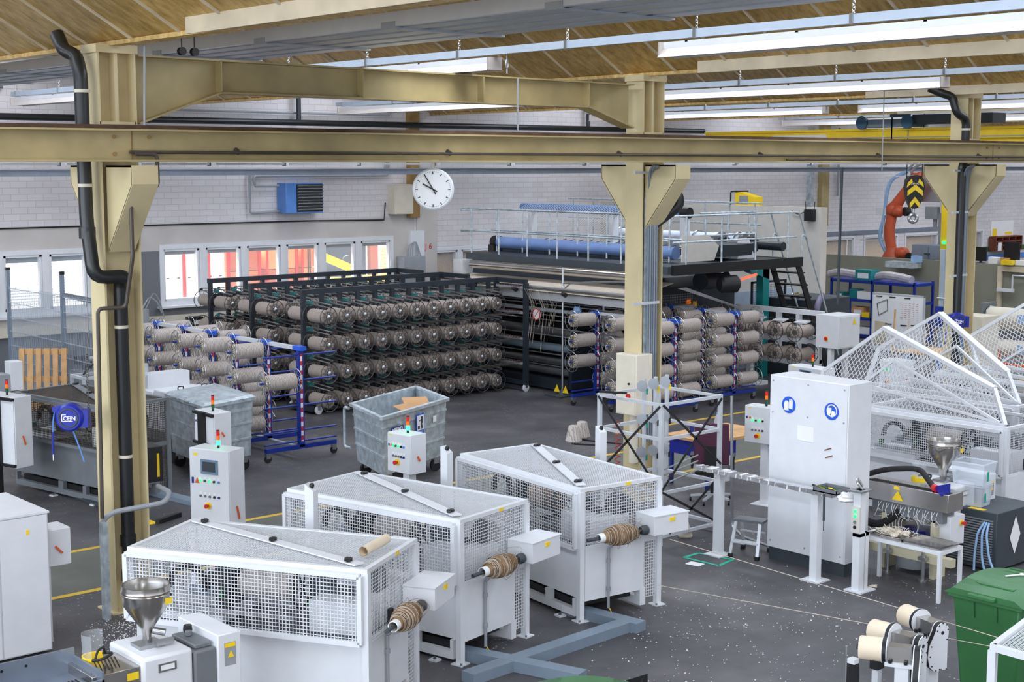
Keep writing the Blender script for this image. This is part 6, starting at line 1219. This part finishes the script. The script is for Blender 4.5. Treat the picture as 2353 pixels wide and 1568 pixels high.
q=G(1455,1548,.95); t=T('dark_hood','black plastic hood with white sticker at the bottom edge','hood',(q.x,q.y,0)); MB().hexa([(-.08,-.12,.5),(.06,-.12,.5),(.06,.12,.5),(-.08,.12,.5),(-.02,-.14,.98),(.02,-.14,.98),(.02,.02,.9),(-.06,.02,.9)]).obj('shell',M['black'],t); MB().bx(-.035,-.03,-.09,-.02,.8,.9).obj('sticker',M['paper'],t); MB().bx(-.03,.03,-.03,.03,0,.5).obj('stand',M['slate'],t)
# mesh corner at bottom right
a=G(2282,1488,1.35); t=T('guarded_winder','corner of a white mesh guard in the lower right corner','winding machine',(a.x,a.y,0),math.radians(12)); MB().bar((0,0,1.35),(1.0,0,1.35),.05,.05).bar((0,0,1.35),(-.2,-.9,1.35),.05,.05).bx(-.03,.03,-.03,.03,0,1.33).obj('top_frame',M['white'],t)
MB().grid((.03,-.04,1.35),(.9,0,0),(-.18,-.8,0),.032,.032,.009,.003).obj('lid_mesh',M['white'],t); MB().bx(.0,.9,-.8,-.02,.2,.8).obj('body',M['white'],t)
# ---------- background right ----------
t=T('industrial_robot','orange industrial robot arm behind the grey partition','robot',(41.0,28.3,0)); P=lambda n,mb,m,**k: mb.obj(n,m,t,**k)
MB().bx(-.4,.4,-.4,.4,0,1.75).obj('pedestal',M['greymid'],t)
P('base',MB().lathe((0,0,1.75),(0,0,1),[(.36,0),(.34,.2),(.22,.4),(.2,.5)],20).blob((-.05,-.42,2.08),.24,8,0,(1,1,.9)),M['robot']); P('lower_arm',MB().tube([(0,.05,2.2),(-.05,.13,2.8),(0,.05,3.4)],.17,12,round_=.3),M['robot']); P('elbow',MB().blob((0,.0,3.5),.26,8).blob((-.1,-.25,3.45),.2,8),M['robot'])
P('upper_arm',MB().cyl((0,-.05,3.6),(0,-.65,4.4),.2,14,0,.13),M['robot']); P('wrist',MB().blob((0,-.75,4.55),.17,8).cyl((0,-.75,4.55),(0,-1.0,4.62),.13,12),M['robot']); P('motor',MB().cyl((-.2,-.55,3.45),(-.05,-.62,3.45),.15,12).cyl((-.2,-.75,2.0),(0,-.75,2.0),.12,12),M['black'])
P('cable_loop',MB().tube([(0,.15,1.9),(-.1,.5,2.6),(-.1,.3,3.2),(-.1,.25,3.9),(-.1,.1,4.5),(0,-.5,4.75)],.06,8,round_=.3),M['lightblue']); P('cable_bundle',MB().tube([(0,-.6,4.7),(0,-.9,5.0),(0,-1.3,5.0),(.1,-1.6,4.6)],.05,8,round_=.2).tube([(0,-.3,4.6),(0,-.8,5.1),(0,-1.3,5.05)],.04,8,round_=.2),M['grey']); P('hose_bracket',MB().bar((-.1,.3,4.55),(-.1,-.5,4.6),.04,.04).bar((-.1,.3,4.55),(-.1,.3,2.5),.04,.04).bar((-.1,.3,2.5),(-.1,1.2,2.45),.04,.04).bx(-.15,0,.2,.6,3.3,3.55),M['white'])
a=onX(2118,395,41.6);b=onX(2160,465,41.6); t=T('robot_cell','patterned steel sheet and beige box behind the crane hook','enclosure',(41.6,b.y,0)); MB().bx(0,.05,0,a.y-b.y,b.z,a.z+.2).obj('tread_plate',M['steel'],t); MB().bx(0,.4,-.55,-.02,3.4,4.75).obj('control_box',M['beige'],t); MB().bx(0,.3,.1,.55,3.2,3.6).bx(.1,.2,.2,.3,2.8,3.2).obj('gripper',M['grey'],t); MB().bx(.1,.2,.0,.1,0,3.4).obj('stand',M['grey'],t)
a=onX(2177,475,39.2); t=T('yellow_post','tall yellow column with green lamp behind the right cable tray','post',(39.2,a.y,0)); MB().bx(-.1,.1,-.13,.13,0,4.0).obj('column',M['yellow'],t); z=onX(2178,556,39.2).z; MB().cyl((-.12,0,z-.06),(-.12,0,z+.02),.06,10).obj('green_lamp',M['led'],t)
a=onX(2095,562,40.4);b=onX(2172,600,40.4); t=T('steel_locker','large grey steel box standing behind the grey partition','locker',(40.4,b.y,0)); MB().bx(0,.7,0,a.y-b.y,0,a.z).obj('body',M['sheet'],t,bev=.01); MB().bx(-.02,0,.05,(a.y-b.y)*.45,1.2,a.z-.05).bx(-.02,0,(a.y-b.y)*.5,(a.y-b.y)*.95,1.2,a.z-.05).obj('door',M['sheet'],t); MB().bx(-.05,-.02,(a.y-b.y)*.44,(a.y-b.y)*.6,a.z-.3,a.z-.25).obj('door_handle',M['slate'],t)
a=G(2160,842); t=T('white_pole','tall pale pole in front of the grey partition','pole',(a.x,a.y,0)); MB().bx(-.06,.06,-.06,.06,0,onX(2160,573,a.x).z).obj('pole',M['rail'],t); MB().bx(-.12,-.06,-.08,.12,1.0,1.5).obj('switch_box',M['blue'],t); MB().tube([(-.06,.1,1.7),(-.1,-.3,1.7),(-.1,-.45,1.2),(-.1,-.3,1.0)],.025,6,round_=.1).obj('bent_tube',M['steel'],t)
# blue shelf
sh=T('blue_shelf','blue steel shelving unit with boxes in front of the grey partition','shelf',(35,23.42,0)); zs=(1.66,1.12,.6,.1)
for y in (0,1.4,2.82): 
    for x in (0,.9): MB().bx(x,x+.06,y-.03,y+.03,0,1.7).obj('upright',M['blue'],sh)
for z in zs: MB().bx(0,.96,-.02,2.84,z-.08,z).obj('shelf_board',M['blue'],sh)
def thing_box(name,label,cat,x,y,z,sx,sy,sz,m,lid=None):
    t=T(name,label,cat,(x,y,z)); MB().bx(-sx/2,sx/2,-sy/2,sy/2,0,sz).obj('body',M[m],t,bev=.008)
    if lid: MB().bx(-sx/2-.006,-sx/2,-sy/3,sy/3,sz*.2,sz*.7).obj('label',M[lid],t)
    return t
thing_box('storage_box','teal plastic box standing on top of the blue shelf','box',35.3,25.2,1.66,.4,.55,.3,'teal','paper')
thing_box('storage_box','teal box on the upper shelf board beside the white bin row','box',35.3,25.55,1.12,.3,.3,.26,'teal')
thing_box('storage_box','teal box at the left end of the upper shelf board','box',35.3,26.05,1.12,.3,.25,.15,'teal','paper')
thing_box('paper_tray','white row of small parts drawers on the blue shelf','drawers',35.2,25.1,1.12,.3,.5,.22,'paper')
thing_box('black_bag','black bag lying on the upper board of the blue shelf','bag',35.3,24.4,1.12,.4,.4,.18,'black')
thing_box('cardboard_box','cardboard box with white label on the middle shelf board','box',35.25,25.35,.6,.3,.4,.28,'card','paper')
thing_box('yellow_box','small yellow box on the middle shelf board','box',35.15,25.05,.6,.2,.25,.14,'yellow')
thing_box('cardboard_box','small cardboard box right of the yellow one','box',35.2,24.8,.6,.2,.2,.16,'card')
thing_box('white_tub','white tub on the lowest visible shelf board','tub',35.25,25.1,.1,.3,.35,.2,'paper')
for i,(y,lb) in enumerate(((26.0,'left bundle of translucent film on the blue shelf'),(24.4,'right bundle of translucent film on the blue shelf'))):
    tag(MB().tube([(35.4,y+.6,1.74),(35.3,y+.2,1.84),(35.35,y-.3,1.8),(35.3,y-.7,1.74)],.12,10,round_=.2).obj('film_roll',M['film']),lb,'plastic film')
t=T('wall_bracket','grey steel tray fixed to the grey partition','bracket',(39.6,25.0,1.25)); a=onX(2055,604,39.6);b=onX(2118,610,39.6); t.location=(39.6,b.y,b.z-.05); MB().bx(-.5,0,0,a.y-b.y,-.03,.15).obj('tray',M['galv'],t); MB().bx(-.3,-.05,-.05,.2,.15,.35).obj('blue_cloth',M['lightblue'],t)
# whiteboard
t=T('whiteboard','white notice board with magnets and handwriting on a stand','whiteboard',(31,20.5,0)); p=[onX(2008,684,31.0),onX(2119,672,31.0)]; zt=1.72
MB().bx(0,.04,-.04,1.42,.35,1.74).obj('board',M['paper'],t); MB().bx(-.01,.05,-.07,-.04,.0,1.76).bx(-.01,.05,1.42,1.45,0,1.76).bx(-.01,.05,-.07,1.45,1.74,1.77).bx(-.01,.05,-.07,1.45,.32,.35).obj('board_frame',M['alu'],t)
b=MB(); 
for y,z in ((1.25,1.68),(.85,1.68),(.42,1.68),(.95,1.0),(.5,1.0),(.2,1.02),(.7,.75)): b.bx(-.012,0,y-.09,y+.09,z-.012,z+.012)
for (y0,z0),(y1,z1) in (((1.3,1.5),(1.0,1.62)),((1.0,1.62),(.98,1.35)),((.98,1.35),(1.24,1.2)),((1.24,1.2),(1.3,1.5))): b.bar((-.01,y0,z0),(-.01,y1,z1),.02,.006,0,up=(0,.3,1))
b.obj('magnet_strip',M['black'],t); b=MB()
for i in range(9): 
    for k in range(5): b.bx(-.004,0,.1+.11*k,.1+.11*k+.07*random.random()+.02,1.55-.05*i,1.555-.05*i)
b.obj('handwriting',M['red'],t)['kind']='stuff'; MB().bx(-.006,0,1.0,1.35,.45,1.05).obj('wooden_sheet',M['board'],t)
for i,(x,y,h) in enumerate(((27.6,19.0,1.75),(27.9,18.4,1.3),(27.7,18.7,1.5))): tag(MB().cyl((x,y,.02),(x+.25,y+.1,h),.02,8).obj('wooden_stick',M['board'] if i else M['wood']),('long wooden stick leaning near the winding frame','short wooden stick leaning behind the mesh lids','middle wooden stick leaning behind the mesh lids')[i],'stick')
t=T('work_table','small wooden-topped table with blue leg behind the left raised lid','table',(28.0,17.6,0)); MB().bx(0,1.2,0,1.6,.76,.8).obj('table_top',M['wood'],t); MB().bx(.0,.1,0,.5,0,.76).bx(.0,.1,1.2,1.35,0,.76).obj('leg',M['bluelt'],t)
# grey cabinet by right column, rolls
t=T('grey_locker','pale grey locker beside the right column','cabinet',(26,15.4,0)); MB().bx(-.3,.3,.2,.75,0,2.0).obj('body',M['beige'],t,bev=.01); MB().bx(-.315,-.3,.22,.73,.05,1.97).obj('door',M['beige'],t); MB().bx(-.33,-.315,.25,.3,1.7,1.75).obj('lock',M['slate'],t)
for i,(z,r,lb) in enumerate(((1.53,.235,'large beige fabric roll at the right edge, upper one'),(.84,.2,'large beige fabric roll at the right edge, lower one'))):
    t=T('fabric_roll',lb,'roll',(30,18.0,z)); MB().lathe((0,0,0),(0,-1,0),[(r,0),(r,3.4)],36).obj('winding',M['beige'],t); MB().torus((0,.01,0),(0,1,0),r*1.02,.012,36,6).obj('end_ring',M['steel'],t); MB().bx(-r-.01,-r+.01,-.95,-.8,-.08,.12).obj('label',M['lightblue'],t)
t=T('roll_stand','dark stand with orange hoses carrying the beige rolls','stand',(30,14.8,0)); [MB().bx(-.3,.3,a,a+.05,0,1.85).obj('side_plate',M['greymid'],t) for a in (3.25,-.3)]; MB().tube([(-.35,3.1,.55),(-.35,1.5,.5),(-.35,-.2,.5)],.025,8).tube([(-.35,3.1,.4),(-.35,-.2,.35)],.025,8).torus((-.35,2.9,.7),(1,0,0),.16,.02,20,6).obj('orange_hose',M['orange'],t)
# items on and above the olive partition
t=T('door_frame','pale wooden door frame on the grey partition at the right','door frame',(39.6,20.3,0)); a=onX(2302,612,39.6); MB().bx(0,.08,a.y-20.3,a.y-20.3+.14,0,1.95).bx(0,.08,0,a.y-20.3,1.8,1.95).obj('timber',M['board'],t); MB().tube([(-.05,a.y-20.3-.8,1.7),(-.05,a.y-20.3-.4,1.7),(-.05,a.y-20.3-.4,1.3)],.03,8).bx(-.08,0,a.y-20.3-.45,a.y-20.3+.1,1.2,1.3).obj('bracket',M['white'],t)
for i,(x,y,w,h,lb) in enumerate(((2254,598,.36,.42,'small dark monitor on the ledge beside the right column'),(2325,590,.5,.62,'dark computer monitor at the right edge'))):
    a=onX(x,y,39.8); t=T('monitor',lb,'monitor',(39.8,a.y,2.0)); MB().bx(-.03,.03,-w/2,w/2,.06,.06+h).obj('screen',M['black'],t); MB().bx(-.02,.02,-.04,.04,0,.1).bx(-.1,.1,-.12,.12,0,.012).obj('stand',M['slate'],t)
for i,(x,m,nm,lb) in enumerate(((2283,'paper','paper_pile','untidy white papers between the two monitors'),(2310,'card','cardboard_box','small brown box between the two monitors'),(2322,'yellow','yellow_box','yellow box on the ledge under the right monitor'),(2345,'paper','white_box','white box on the ledge at the right edge'))):
    a=onX(x,603,39.75); thing_box(nm,lb,'box',39.8 if i!=2 else 39.6,a.y,2.0,.2,.3 if i!=2 else .35,.2-.05*(i>1),m)
a=onY(2282,545,WY-.2);b=onY(2340,572,WY-.2); t=T('pigeonhole_shelf','dark red wooden pigeonhole shelf on the wall at the right edge','shelf',(a.x,WY-.35,b.z)); w=b.x-a.x;h=a.z-b.z; f=MB().bx(0,w,.3,.33,0,h)
for i in range(5): f.bx(w*i/4-.02,w*i/4+.02,0,.3,0,h)
for i in range(4): f.bx(0,w,0,.3,h*i/3-.02,h*i/3+.02)
f.obj('compartments',M['woodred'],t); MB().bx(.1,.35,-.02,0,-.0,h*.6).obj('white_paper',M['paper'],t)
a=onY(2300,525,WY-.02); tag(MB().bx(a.x-.7,a.x+.9,WY-.02,WY-.01,a.z-.35,a.z+.3).bx(a.x-.6,a.x-.3,WY-.025,WY-.02,a.z-.3,a.z,1).bx(a.x+.3,a.x+.8,WY-.025,WY-.02,a.z-.25,a.z-.15,1).obj('wall_poster',[M['paper'],M['yellow']]),'white poster with yellow fields above the pigeonhole shelf','poster')
# on the partition wall
t=T('yellow_blower','yellow box with black bracket on the top of the white partition','blower',(30.12,25.35,3.9)); MB().hexa([(-.1,-.3,0),(.25,-.3,0),(.25,.35,0),(-.1,.35,0),(-.1,-.3,.22),(.25,-.3,.22),(.25,.35,.36),(-.1,.35,.36)]).obj('casing',M['yellow'],t); MB().bx(-.105,-.1,-.1,.2,.03,.25).obj('window',M['grey'],t); MB().tube([(-.1,.5,0),(-.1,.5,.36),(-.1,-.1,.38)],.02,6,round_=.05).obj('bracket',M['black'],t)
t=T('wifi_router','black router with antennas near the end of the white partition','router',(29.98,23.15,3.55)); MB().bx(-.1,0,-.15,.15,0,.3).obj('body',M['black'],t,bev=.01); MB().cyl((-.05,-.13,.3),(-.05,-.15,.5),.01,6).cyl((-.05,.13,.3),(-.05,.15,.5),.01,6).obj('antenna',M['black'],t); MB().tube([(0,.15,.25),(-.02,.4,.15),(-.02,.6,.25)],.012,6,round_=.1).obj('cable',M['black'],t)
tag(MB().bx(39.6,39.75,WY-.2,WY,3.6,6.2).obj('cable_duct',M['galv']),'galvanised duct left of the cream wall column','duct')
tag(MB().cyl((41.2,WY-.1,3.9),(41.2,WY-.1,6.2),.04,8).obj('conduit_pipe',M['grey']),'grey conduit right of the cream wall column','pipe')
a=onX(1935,385,23.2);b=onX(1925,700,23.2); tag(MB().tube([a,b],.028,8).obj('hanging_cable',M['slate']),'long dark cable hanging straight down left of the crane hook','cable')
tag(MB().lathe((33.0,18.6,0),(0,0,1),[(.01,0),(.01,.02)],6).obj('x',M['slate']),'x','x') if 0 else None
# ring hook on lamp rows
for (x,y,X,lb) in ((1165,147,12.05,'ring hook on the nearest lamp track'),(2032,205,20.0,'ring hook with rod on the second lamp track')):
    a=onX(x,y,X); b=MB().torus(a-V(0,0,.0),(.5,-.8,0),.05,.009,20,6); b.cyl(a+V(0,0,.05),a+V(0,0,.22),.008,6); b.tube([a-V(0,0,.05),a-V(0,0,.12)]+([] if X<15 else [a-V(0,0,1.3)]),.01,6); tag(b.obj('ring_hook',M['grey']),lb,'hook')
